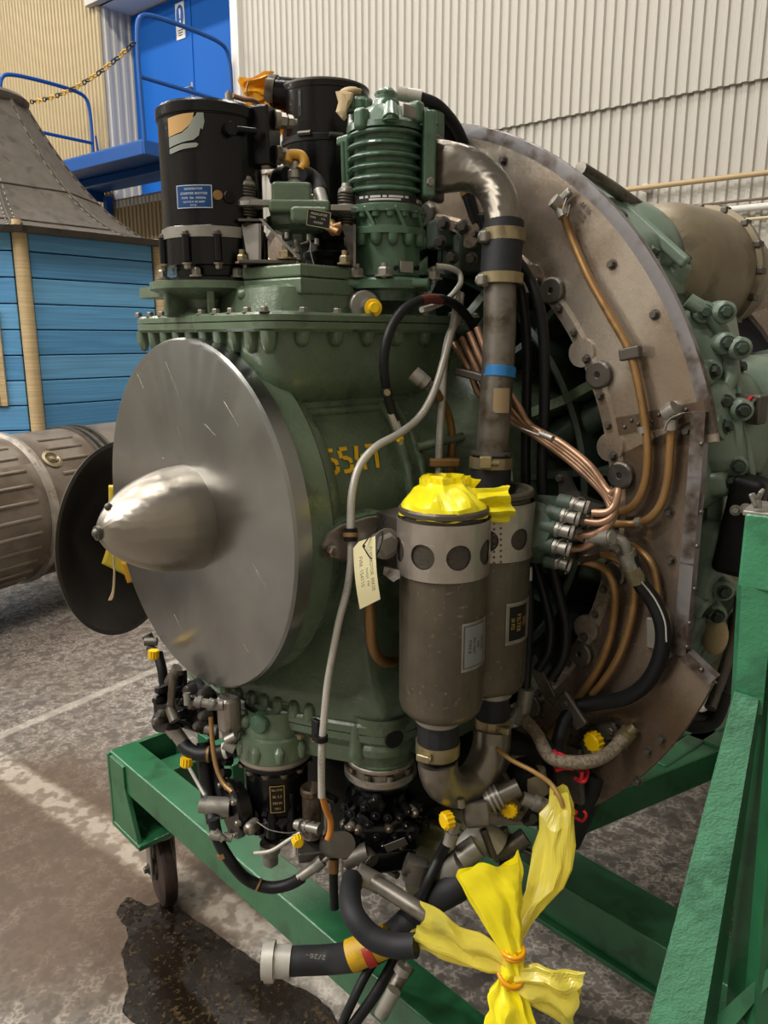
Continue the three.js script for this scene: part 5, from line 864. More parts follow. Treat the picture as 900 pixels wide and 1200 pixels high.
// ---------- pipes, hoses and fittings of the engine ----------
const hex = (a, b, r) => rod(a, b, r, r, 6);
{ // pale flexible tubes on the right side of the casing
  const t = part('white_tube', pipe([[536, 342, .235], [533, 370, .25], [522, 415, .262], [508, 460, .268], [492, 488, .272], [468, 508, .275], [440, 524, .278], [422, 545, .28], [413, 575, .285], [411, 612, .29], [411, 622, .292]], .0058, 'x', 70, 12), M.silverTube, E, 'long pale tube curving over the painted number');
  part('tube_clip', [rod(PX(411, 619, .292), PX(411, 634, .294), .0095), rod(PX(411, 623, .292), PX(411, 630, .293), .0105)], M.blackMatt, t); part('ferrule', rod(PX(411, 624, .292), PX(411, 629, .293), .0109), M.brass, t);
  const u = part('white_tube', pipe([[412, 634, .294], [411, 660, .295], [407, 690, .292], [398, 725, .285], [391, 760, .28], [384, 800, .28], [380, 840, .285], [377, 880, .29], [377, 934, .29]], .0055, 'x', 60, 12), M.silverTube, E, 'pale tube hanging down before the lower housing');
  part('tube_clip', [rod(PX(376.5, 862, .288), PX(376.5, 868, .288), .0098), rbox(.016, .035, .008, .002, PX(371, 856, .275))], M.blackMatt, u);
  part('amber_end', pipe([[378, 934, .29], [382, 948, .29], [387, 960, .29], [387, 975, .29], [384, 984, .29]], .005, 'x', 24), std({ color: 0xb9762a, roughness: .4 }), u, 'amber tube end');
  part('white_tube', pipe([[540, 345, .225], [536, 372, .245], [526, 395, .25], [521, 420, .25], [518, 470, .25], [515, 520, .25], [514, 556, .25]], .0062, 'x', 50, 12), M.silverTube, E);
  part('white_tube', pipe([[511, 312, .22], [527, 314, .23], [538, 320, .235], [540, 330, .24], [533, 342, .245], [522, 352, .25], [505, 360, .255], [494, 363, .258]], .0046, 'x', 50, 12), M.silverTube, E);
  const h = part('sense_hose', pipe([[464, 492, .262], [459, 480, .262], [452, 450, .265], [450, 420, .268], [456, 390, .27], [470, 366, .27], [490, 353, .268], [512, 350, .265], [532, 356, .262], [548, 372, .26], [560, 395, .258], [567, 425, .256]], .0072, 'x', 70, 12), M.hose, E, 'black rubber hose looping before the flange');
  part('red_sleeve', pipe([[493, 352, .268], [505, 350, .266], [516, 351, .264]], .0076, 'x', 16, 12), std({ color: 0x5d2620, roughness: .6 }), h, 'dark red sleeve');
  part('collar', rod(PX(453, 456, .275), PX(454, 464, .275), .0085), M.hose, h); part('brass_screw', lathe([[0, .003], [.0045, .003], [.005, 0]], PX(453.5, 460, .283), V(1, 0, .6).normalize(), 12), M.goldClamp, h);
  part('hose_end', [rod(PX(459, 484, .262), PX(466, 502, .262), .0062), rod(PX(466, 502, .262), PX(470, 520, .26), .0042)], M.silverTube, h); part('ochre_tip', rod(PX(466, 515, .263), PX(471, 513, .263), .004), M.yellow, h);
}
{ // brown pipe with union on the casing
  const p = part('brown_pipe', pipe([[506, 452, .255], [514, 464, .25], [524, 482, .245], [529, 505, .245], [529, 555, .245]], .0068, 'x', 40, 12), M.brass, E);
  part('union', [rod(PX(484, 437, .24), PX(494, 446, .25), .0125, .0125, 16), hex(PX(492, 443, .248), PX(500, 450, .255), .012), rod(PX(500, 450, .254), PX(506, 455, .254), .008)], M.zinc, p);
  part('pipe_clip', [rbox(.05, .014, .016, .003, PX(521, 542, .258), Q(0, .8, 0)), hexHead(PX(528, 543, .266), V(1, 0, .3).normalize(), .004, .004)], M.brass, p);
  part('brown_pipe', pipe([[433, 700, .285], [434, 730, .285], [437, 758, .284], [445, 772, .28], [456, 776, .27], [470, 770, .25]], .0085, 'x', 40, 14), M.brass, E, 'ochre brown pipe below the paper tag');
}
{ // four copper lines to the distributor
  const L = [];
  for (let i = 0; i < 4; i++) {
    const o = i * 9, q = [[532 + i * 9, 402 - i * 6, -.36], [549 + i * 8, 432 - i * 4, -.36], [562 + i * 9, 462 - i * 5, -.37], [585 + i * 8, 486 - i * 2.5, -.385]];
    const ends = [[664, 682], [674, 712], [672, 697], [690, 738]];
    const mid = [[620, 502 - i * 3 + 4, -.395], [660, 528 - i * 4.5 + 6, -.40], [692, 556 - i * 5 + 6, -.40], [712 + i * 1.5, 585 - i * 2, -.395]];
    const end = [[[716, 606, -.385], [704, 628, -.375], [684, 641, -.37], [666, 644, -.365]], [[720, 600, -.385], [712, 616, -.375], [696, 626, -.37], [676, 628, -.365]], [[721, 590, -.385], [716, 606, -.375], [704, 612, -.37], [686, 611, -.365]], [[724, 575, -.385], [720, 592, -.378], [712, 600, -.372], [694, 601, -.365]]][i];
    L.push(part('copper_line', pipe([...q, ...mid, ...end], .0058, 'z', 90, 10), M.copper, E)); void o; void ends;
  }
  part('line_clamp', [rbox(.064, .013, .020, .003, PZ(556, 440, -.352), Q(0, .3, -.22))], M.steelDark, L[0]);
  part('line_tie', [rod(PZ(633, 508, -.37), PZ(648, 514, -.37), .005), rod(PZ(600, 498, -.36), PZ(632, 510, -.36), .0016)], M.zinc, L[0]);
  for (const [x, y] of [[505, 415], [515, 405]]) void x, y;
}
{ // fuel distributor
  const B = (x, y, z = -.37) => PZ(x, y, z);
  const s = part('fuel_distributor', [rod(B(628, 620, -.345), B(652, 620, -.40), .052, .052, 28), rod(B(622, 618, -.32), B(630, 620, -.35), .030, .045, 28)], M.greenDeep, E, 'green fuel distributor with wired unions');
  for (const [x, y, l, z] of [[655, 588, 36, -.355], [643, 601, 38, -.345], [636, 617, 38, -.335], [634, 637, 36, -.33], [640, 655, 30, -.345], [668, 604, 24, -.37], [664, 622, 26, -.365]]) {
    const a = B(x, y, z), b = B(x + l * .42, y + 3, z - .004), c = B(x + l * .95, y + 8, z - .01);
    part('nipple', rod(a, b, .0125, .0125, 16), M.greenDeep, s);
    part('union', [hex(b, B(x + l * .52, y + 4, z - .005), .0125), rod(B(x + l * .52, y + 4, z - .005), B(x + l * .85, y + 7, z - .008), .0095, .0095, 14), hex(B(x + l * .85, y + 7, z - .008), c, .0115)], M.zinc, s);
    const w = []; for (let i = 0; i <= 14; i++) { const q = i / 14 * 5.2; w.push(b.clone().lerp(c, .25 + .5 * (i / 14)).add(V(.002, Math.sin(q) * .013, Math.cos(q) * .013))); } part('lock_wire', tube(w, .0009, 30, 5), M.zinc, s);
  }
  part('valve', [rbox(.034, .03, .03, .004, B(682, 622, -.40)), rbox(.03, .03, .03, .004, B(676, 648, -.40)), rod(B(690, 655, -.39), B(680, 610, -.41), .018)], M.steelDark, s);
  part('union', [rod(B(690, 632, -.375), B(718, 630, -.37), .009), hex(B(706, 631, -.373), B(716, 630, -.371), .0125)], M.zinc, s);
  part('support_strut', (() => { const A = [[654, 555], [664, 553], [672, 572], [690, 588], [712, 592], [690, 600], [655, 590]].map(([x, y]) => PZ(x, y, -.43)); return loft([A, A.map((p) => p.clone().setZ(-.436))], .4); })(), M.steelDark, s);
  part('bolt', hexHead(PZ(657, 560, -.43), V(0, 0, 1), .006, .008), M.steelDark, s);
}
{ // brown lines over the shroud and hose
  const z = -.446, tb = (l, r = .0062) => part('shroud_line', pipe(l, r, 'z', 70, 10), M.brass, E);
  const a = tb([[657, 240, -.43], [666, 268, z], [690, 325, z], [715, 370, z], [738, 412, z], [748, 450, z], [756, 495, z], [759, 530, z], [756, 565, z], [746, 588, z], [733, 598, z], [715, 601, z], [698, 602, -.43]]);
  part('line_fitting', [rod(PZ(656, 241, -.435), PZ(648, 234, -.425), .010), hex(PZ(656, 240, -.435), PZ(661, 254, -.435), .010), rbox(.032, .012, .012, .004, PZ(660, 232, -.45), Q(0, 0, .6))], M.zinc, a); part('lock_wire', tube([PZ(664, 232, -.43), PZ(660, 246, -.42), PZ(664, 254, -.43), PZ(668, 240, -.435)], .001, 20, 5), M.zinc, a);
  part('line_clip', [rbox(.032, .018, .014, .003, PZ(739, 414, -.444), Q(0, 0, .2)), hexHead(PZ(748, 410, -.45), V(0, 0, 1), .005, .012)], M.steelDark, a); part('line_clip', rod(PZ(753, 500, z), PZ(754, 508, z), .008), M.zinc, a);
  const b = tb([[788, 478, -.44], [787, 500, z], [785, 530, z], [782, 565, z], [774, 592, z], [760, 608, z], [742, 614, z], [712, 613, -.43]]);
  part('line_fitting', [rod(PZ(792, 478, -.44), PZ(780, 486, -.44), .012), hex(PZ(786, 492, -.44), PZ(786, 504, -.44), .0095), lathe([[0, .02], [.009, .018], [.014, .01], [.015, 0]], PZ(790, 482, -.463), V(0, 0, 1), 20)], M.zinc, b); part('lock_wire', tube([PZ(778, 505, -.43), PZ(784, 492, -.43), PZ(798, 485, -.43), PZ(808, 484, -.45)], .0012, 20, 5), M.zinc, b);
  part('line_clip', rod(PZ(746, 613, z), PZ(752, 612, z), .0085), M.zinc, b);
  tb([[672, 656, -.40], [694, 660, -.41], [712, 670, -.43], [720, 690, -.435], [720, 715, z], [714, 750, z], [700, 785, z], [682, 812, z], [662, 838, z], [640, 866, -.40]], .0066);
  tb([[698, 649, -.41], [716, 652, -.43], [732, 662, -.44], [742, 682, z], [743, 705, z], [736, 740, z], [725, 770, z], [706, 800, z], [694, 814, z]]);
  tb([[728, 636, -.42], [748, 644, z], [764, 662, z], [770, 685, z], [771, 715, z]], .0058);
  const h = part('fuel_hose', pipe([[738, 652, -.41], [748, 680, -.42], [764, 702, -.432], [775, 728, -.435], [777, 752, -.435], [770, 780, -.435], [755, 803, -.435], [732, 818, -.433], [706, 823, -.43], [678, 828, -.42], [664, 842, -.40], [656, 866, -.38], [654, 884, -.36]], .0118, 'z', 90, 16), M.hose, E, 'thick black hose with a silver and brass end');
  part('hose_elbow', [pipe([[716, 631, -.39], [728, 634, -.395], [733, 641, -.40], [735, 650, -.405]], .0085, 'z', 20, 12), hex(PZ(733, 646, -.404), PZ(737, 657, -.41), .014), rod(PZ(736, 655, -.408), PZ(741, 667, -.413), .0125)], M.zinc, h);
  part('brass_ferrule', rod(PZ(740, 665, -.413), PZ(747, 682, -.42), .0138), M.goldClamp, h);
  part('pale_stripe', pipe([[752, 682, -.408], [768, 703, -.419], [779, 728, -.423], [781, 752, -.423]], .0014, 'z', 30, 6), M.silverTube, h);
  part('hose_clamp', [rbox(.060, .028, .010, .004, PZ(670, 832, -.405), Q(0, 0, -.75)), hexHead(PZ(664, 824, -.40), V(0, 0, 1), .005, .005)], M.steelDark, h);
  part('plate_fitting', [rbox(.02, .05, .01, .004, PZ(765, 742, -.457), Q(0, 0, .1)), rod(PZ(770, 772, -.458), PZ(784, 764, -.458), .008)], M.zinc, E);
}
{ // black cables down the inside of the ring
  const a = part('black_cable', pipe([[566, 250, -.36], [572, 285, -.38], [600, 320, -.40], [611, 345, -.40], [617, 400, -.41], [617, 470, -.42], [616, 560, -.42], [622, 640, -.42], [638, 700, -.42], [645, 735, -.42], [642, 765, -.41], [630, 785, -.40]], .0082, 'z', 90, 10), M.hose, E);
  part('black_cable', pipe([[585, 285, -.38], [615, 318, -.40], [628, 345, -.40], [636, 385, -.41], [638, 470, -.42], [635, 560, -.42], [642, 640, -.42], [656, 700, -.42], [663, 735, -.42], [660, 770, -.41], [646, 795, -.40]], .0088, 'z', 90, 10), M.hose, E);
  part('cable_bracket', [rbox(.075, .024, .006, .002, PZ(634, 794, -.41), Q(0, 0, -.95))], M.steelDark, a);
  for (const l of [[[555, 245, -.33], [548, 230, -.33], [542, 215, -.34]], ]) void l;
  part('drain_tube', pipe([[619, 660, -.37], [620, 720, -.37], [618, 770, -.37], [616, 806, -.36]], .0078, 'z', 30, 12), M.hose, E);
  part('drain_elbow', [rod(PZ(617, 806, -.36), PZ(613, 832, -.36), .0125), rod(PZ(612, 828, -.36), PZ(602, 846, -.36), .012), rod(PZ(606, 842, -.36), PZ(596, 836, -.36), .010), rod(PZ(600, 846, -.355), PZ(603, 852, -.355), .008)], M.zinc, E);
  part('clear_edge', rod(PZ(621, 664, -.36), PZ(621, 680, -.36), .004), M.silverTube, E);
}
{ // hoses over the top, right of the compressor
  const a = part('top_hose', pipe([[490, 114, 1.2], [510, 122, 1.21], [525, 136, 1.23], [536, 152, 1.26], [545, 175, 1.3], [552, 210, 1.34], [560, 262, 1.38]], .0095, 'd', 50, 14), M.hose, E, 'black hose curving from the compressor top');
  part('hose_end', [rod(PD(470, 110, 1.2), PD(494, 114, 1.2), .0105), hex(PD(466, 109, 1.2), PD(476, 111, 1.2), .012)], M.silverTube, a);
  part('top_hose', pipe([[497, 128, 1.24], [512, 138, 1.26], [524, 155, 1.28], [533, 180, 1.32], [540, 215, 1.35], [548, 250, 1.36], [556, 275, 1.37]], .0105, 'd', 40, 14), M.hose, E);
  part('side_fitting', [rbox(.022, .05, .03, .006, PD(509, 150, 1.22)), rod(PD(500, 140, 1.2), PD(508, 150, 1.2), .010)], M.greenDark, E);
  part('cable_end', [rod(PD(548, 226, 1.30), PD(560, 262, 1.30), .011)], M.hose, E); part('ferrule', rod(PD(547, 223, 1.30), PD(549, 229, 1.30), .0125), M.brass, E);
  // dark hardware in the gap below the elbow
  const g = part('control_box', [rbox(.12, .07, .06, .01, PD(545, 300, 1.38), Q(0, -.6, 0)), rbox(.05, .05, .05, .008, PD(520, 275, 1.36), Q(0, -.4, 0))], M.greenDeep, E);
  for (const [x, y] of [[516, 284], [553, 304], [530, 302], [568, 330], [520, 262], [543, 266]]) part('bolt', hexHead(PD(x, y, 1.31), V(.3, 0, 1).normalize(), .009, .01), M.steelDark, g);
  part('web_plate', (() => { const A = [[545, 420], [560, 380], [590, 340], [600, 350], [575, 410], [560, 470]].map(([x, y]) => PZ(x, y, -.47)); return loft([A, A.map((p) => p.clone().setZ(-.49))], .4); })(), M.green, E);
}
// ---------- plumbing around the pumps ----------
{
  const off = (x) => (x < 280 ? .06 : x < 400 ? .08 : x < 520 ? .03 : 0), PDq = (x, y, d) => PD(x, y, d + off(x));
  const H = (l, r, m = M.hose, lab) => part('hose', pipe(l.map(([x, y, d]) => [x, y, d + off(x)]), r, 'd', 60, 12), m, E, lab), fit = (list, m = M.zinc, n = 'fitting') => part(n, list.map(([x, y, x2, y2, r, d = 1.18, s = 14]) => rod(PDq(x, y, d), PDq(x2, y2, d), r, r, s)), m, E);
  H([[215, 872, 1.27], [222, 879, 1.26], [235, 884, 1.25], [255, 882, 1.24], [278, 877, 1.23]], .0125, M.hose, 'black hose from the left unit to the fuel pump');
  fit([[203, 854, 218, 875, .0115, 1.27], [200, 852, 207, 860, .014, 1.28, 6]]); part('hose_band', rod(PDq(243, 884, 1.24), PDq(246, 884, 1.24), .0135), M.brass, E); part('hose_band', rod(PDq(262, 880, 1.235), PDq(266, 879, 1.235), .0135), M.white, E);
  H([[206, 835, 1.3], [216, 843, 1.29], [232, 850, 1.28], [244, 854, 1.27]], .0095); fit([[240, 854, 254, 856, .0095, 1.26]]);
  fit([[216, 884, 217, 893, .006, 1.26]]);
  H([[185, 765, 1.36], [190, 785, 1.35], [192, 800, 1.35], [196, 815, 1.35]], .009); fit([[172, 744, 176, 752, .010, 1.36], [170, 752, 184, 752, .008, 1.35], [173, 758, 182, 762, .006, 1.35]], M.steelDark);
  H([[209, 790, 1.32], [207, 810, 1.32], [203, 836, 1.31]], .009, M.hose); H([[214, 786, 1.33], [214, 815, 1.32], [210, 840, 1.31]], .008);
  H([[250, 960, 1.19], [256, 985, 1.19], [272, 1012, 1.19], [292, 1032, 1.19], [316, 1040, 1.19], [340, 1036, 1.185], [354, 1028, 1.18]], .0098, M.hose, 'black hose slung over the green beam');
  part('hose_band', rod(PDq(302, 1036, 1.19), PDq(304, 1037, 1.19), .0112), M.brass, E); part('hose_band', rod(PDq(261, 998, 1.19), PDq(264, 1003, 1.19), .0112), M.brass, E);
  fit([[350, 1029, 372, 1014, .0085, 1.18], [368, 1017, 378, 1008, .0105, 1.18, 6], [378, 1010, 392, 998, .0035, 1.18]]);
  H([[238, 870, 1.28], [240, 900, 1.27], [243, 930, 1.26], [250, 962, 1.22]], .0115); H([[252, 890, 1.29], [256, 920, 1.28], [262, 945, 1.27]], .014, M.rubber);
  part('ochre_tube', pipe([[247, 840, 1.27], [249, 870, 1.26], [254, 900, 1.25], [262, 918, 1.24], [272, 928, 1.23]], .004, 'd', 40), M.brass, E);
  part('pale_strap', pipe([[222, 900, 1.25], [232, 918, 1.24], [240, 932, 1.23]], .003, 'd', 20), M.silverTube, E);
  fit([[246, 978, 258, 980, .0075, 1.18], [252, 974, 262, 984, .006, 1.18], [262, 980, 272, 982, .007, 1.19]]);
  H([[391, 1010, 1.2], [391, 1035, 1.2], [392, 1065, 1.2]], .0075, M.hose); part('ferrule', rod(PDq(391, 1006, 1.2), PDq(391, 1022, 1.2), .0085), M.brass, E);
  part('strainer', [rod(PDq(388, 990, 1.19), PDq(402, 990, 1.17), .020, .020, 24), rod(PDq(384, 985, 1.2), PDq(390, 1000, 1.2), .012)], M.steelDark, E);
  part('tee', [rod(PDq(405, 1010, 1.18), PDq(432, 1000, 1.18), .018, .018, 16), rod(PDq(412, 1003, 1.18), PDq(412, 1025, 1.18), .016, .016, 6), rod(PDq(408, 1022, 1.18), PDq(424, 1020, 1.17), .017, .017, 6), rod(PDq(424, 996, 1.19), PDq(436, 1010, 1.17), .013, .013, 10)], M.steelDark, E);
  H([[413, 1030, 1.15], [410, 1050, 1.11], [416, 1075, 1.07], [436, 1098, 1.055], [462, 1108, 1.045], [488, 1108, 1.035]], .0165, M.rubber, 'dark rubber hose looping into the yellow bag'); fit([[412, 1018, 413, 1040, .0165, 1.17]], M.pipeGrey);
  H([[440, 1034, 1.15], [462, 1048, 1.12], [490, 1066, 1.09], [520, 1085, 1.07]], .0125, M.pipeGrey, 'grey pipe leading into the yellow bag'); fit([[418, 1022, 446, 1037, .0155, 1.16], [416, 1020, 424, 1026, .018, 1.165, 6]]);
  H([[524, 986, 1.16], [515, 1005, 1.15], [503, 1030, 1.14], [491, 1060, 1.14], [478, 1090, 1.14], [462, 1125, 1.13], [440, 1165, 1.12], [415, 1200, 1.12], [400, 1225, 1.12]], .0085, M.hose, 'long black hose hanging to the floor');
  H([[462, 1080, 1.15], [450, 1110, 1.14], [430, 1140, 1.13], [410, 1180, 1.12], [395, 1215, 1.1]], .007, M.hose);
  H([[480, 1130, 1.10], [466, 1150, 1.09], [455, 1172, 1.08], [446, 1190, 1.07]], .0105, M.pipeGrey); fit([[462, 1160, 446, 1190, .0105, 1.07], [470, 1140, 474, 1132, .012, 1.09]], M.zinc);
  // big hose with yellow band, end cap towards the floor
  const b = H([[322, 1127, 1.15], [350, 1126, 1.15], [390, 1124, 1.145], [425, 1117, 1.14], [455, 1102, 1.14], [480, 1080, 1.15], [500, 1060, 1.16], [530, 1042, 1.17], [560, 1022, 1.18]], .0225, M.rubber, 'thick black hose with yellow and red band');
  const band = (p, q, m, n, r = .0232) => part(n, pipe([p, [(p[0] + q[0]) / 2, (p[1] + q[1]) / 2, (p[2] + q[2]) / 2], q], r, 'd', 12, 20), m, b);
  band([410, 1120.5, 1.142], [456, 1101, 1.14], std({ color: 0xd0a416, roughness: .5, map: T.mottle }), 'yellow_band'); band([428, 1115.5, 1.14], [438, 1111, 1.14], std({ color: 0xa02820, roughness: .5 }), 'red_stripe', .0236);
  part('end_collar', rod(PDq(319, 1126, 1.15), PDq(341, 1127, 1.15), .0245, .0245, 26), M.silverTube, b);
  part('end_nut', [rod(PDq(311, 1126, 1.15), PDq(322, 1126, 1.15), .031, .031, 8), rod(PDq(308, 1126, 1.15), PDq(312, 1126, 1.15), .027, .027, 20)], M.silverTube, b);
  { const p = PDq(375, 1121, 1.116), g = new THREE.PlaneGeometry(.05, .015).applyQuaternion(Q(-.2, ENGINE_TURN * -1, 0)).translate(p.x, p.y, p.z); part('stencil', g, std({ map: canvasTex(160, 48, (c, w, h) => { c.clearRect(0, 0, w, h); c.fillStyle = '#9a978e'; c.font = 'bold 34px monospace'; c.save(); c.translate(w, h); c.rotate(Math.PI); c.fillText('2/26', 50, 34); c.restore(); c.fillRect(8, 22, 14, 4); }), transparent: true, alphaTest: .35, roughness: .7 }), b, null, true); }
  // unions and elbows to the right of the gear pump
  fit([[475, 1012, 496, 1020, .018, 1.16, 10], [490, 1010, 488, 1032, .022, 1.16, 8], [496, 1018, 512, 1024, .014, 1.16, 14]], M.steelDark); fit([[516, 1030, 545, 1008, .022, 1.17, 20], [540, 1006, 560, 992, .019, 1.17, 16]], M.zinc);
  part('big_elbow', pipe([[545, 1000, 1.2], [558, 985, 1.2], [572, 982, 1.2], [583, 992, 1.2]], .022, 'd', 30, 18), M.silverTube, E);
  fit([[515, 1036, 520, 1016, .010, 1.2], [515, 1030, 518, 1022, .012, 1.2]], M.steelDark); fit([[584, 1000, 612, 985, .012, 1.2], [600, 992, 616, 980, .015, 1.2, 8], [578, 1005, 590, 997, .009, 1.2]], M.steelDark);
  part('strut', rod(PDq(566, 972, 1.18), PDq(578, 1003, 1.18), .006), M.steelDark, E); part('strut', rod(PDq(590, 970, 1.21), PDq(600, 1010, 1.21), .007), M.pipeGrey, E);
  // block with yellow cap
  const k = part('valve_block', [rbox(.062, .036, .036, .004, PDq(556, 950, 1.16), Q(.1, -.7, .45)), rod(PDq(570, 940, 1.16), PDq(585, 932, 1.16), .017), rod(PDq(583, 934, 1.16), PDq(608, 922, 1.16), .014, .014, 12)], M.pipeGrey, E);
  part('drain_stub', [rod(PDq(536, 962, 1.15), PDq(528, 984, 1.15), .0075), rod(PDq(530, 976, 1.15), PDq(526, 990, 1.15), .010)], M.zinc, k); for (const x of [574, 579, 584]) part('ring', rod(PDq(x, 939 - (x - 574) * .5, 1.16), PDq(x + 2, 938 - (x - 574) * .5, 1.16), .020), M.zinc, k);
  part('oil_tank', lathe([[0, .12], [.05, .12], [.06, .11], [.06, 0], [0, -.01]], PDq(515, 1000, 1.30).add(V(0, -.06, 0)), UP, 30), std({ color: 0x77734f, roughness: .5 }), E);
  const g = part('relief_valve', [rbox(.06, .08, .06, .012, PDq(597, 925, 1.24), Q(0, .3, 0), 3), rod(PDq(588, 880, 1.24), PDq(588, 905, 1.24), .012), rod(PDq(604, 885, 1.26), PDq(604, 915, 1.25), .016), rod(PDq(620, 905, 1.2), PDq(628, 930, 1.2), .026, .022, 24), hex(PDq(597, 945, 1.18), PDq(598, 938, 1.2), .018)], M.olive, E, 'olive relief valve');
  for (const [x, y] of [[585, 912], [612, 912], [586, 950], [610, 950]]) part('bolt', hexHead(PDq(x, y, 1.19), V(.6, 0, .8), .006, .008), M.steelDark, g);
  part('black_knob', [rod(PDq(610, 903, 1.22), PDq(624, 920, 1.18), .024, .022, 22)], M.blackMatt, E);
  fit([[612, 935, 628, 942, .010, 1.16], [626, 940, 640, 946, .0125, 1.15, 8], [638, 945, 654, 952, .009, 1.14]]); part('rubber_boot', rod(PDq(632, 943, 1.145), PDq(650, 951, 1.14), .0115, .009, 14), M.pipeGrey, E);
  part('braided_hose', pipe([[614, 842, -.37], [630, 862, -.35], [638, 878, -.335], [646, 888, -.335], [668, 893, -.345], [692, 892, -.37], [714, 882, -.41], [732, 864, -.445]], .0105, 'z', 60, 14), std({ color: 0xc4b29c, roughness: .7, metalness: .2, map: again(T.peel, 8) }), E, 'beige braided hose');
  part('braid_elbow', [pipe([[625, 860, -.36], [636, 872, -.35], [642, 882, -.35]], .014, 'z', 16), ], M.rubber, E);
  part('hose_end', [rod(PZ(726, 871, -.445), PZ(738, 856, -.45), .0135), rod(PZ(736, 860, -.45), PZ(745, 852, -.457), .010, .010, 6)], M.goldClamp, E);
  part('copper_wire', pipe([[583, 878, 1.17], [600, 891, 1.15], [625, 904, 1.13], [645, 918, 1.12], [656, 935, 1.11], [660, 946, 1.11]], .0036, 'd', 50), std({ color: 0xb08a52, roughness: .5, metalness: .3 }), E);
  part('support_plate', [rbox(.05, .10, .012, .003, PZ(668, 905, -.43), Q(0, 0, .1)), rbox(.04, .09, .03, .004, PZ(690, 880, -.45), Q(0, 0, -.6))], M.steelDark, E);
  part('big_drain_hose', pipe([[700, 905, -.47], [694, 925, -.47], [684, 950, -.48], [668, 985, -.50]], .020, 'z', 30, 18), M.rubber, E);
  part('cap_bracket', [rbox(.055, .028, .008, .004, PZ(708, 858, -.452), Q(0, 0, .5)), hexHead(PZ(716, 856, -.447), V(0, 0, 1), .007, .006)], M.steelDark, E);
  // dark structure that fills the lower gap
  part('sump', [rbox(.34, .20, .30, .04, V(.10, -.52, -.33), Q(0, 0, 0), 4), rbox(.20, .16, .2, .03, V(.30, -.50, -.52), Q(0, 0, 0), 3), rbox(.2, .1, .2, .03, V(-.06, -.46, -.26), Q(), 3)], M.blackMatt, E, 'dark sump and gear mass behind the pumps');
  for (let i = 0; i < 26; i++) { const x = 380 + (i * 53) % 240, y = 930 + (i * 37) % 100; part('small_fitting', i % 2 ? hex(PDq(x, y, 1.27), PDq(x + 8, y - 4, 1.25), .008) : rod(PDq(x, y, 1.28), PDq(x + 14, y + 8, 1.26), .006), i % 3 ? M.blackMatt : M.steelDark, E); }
}
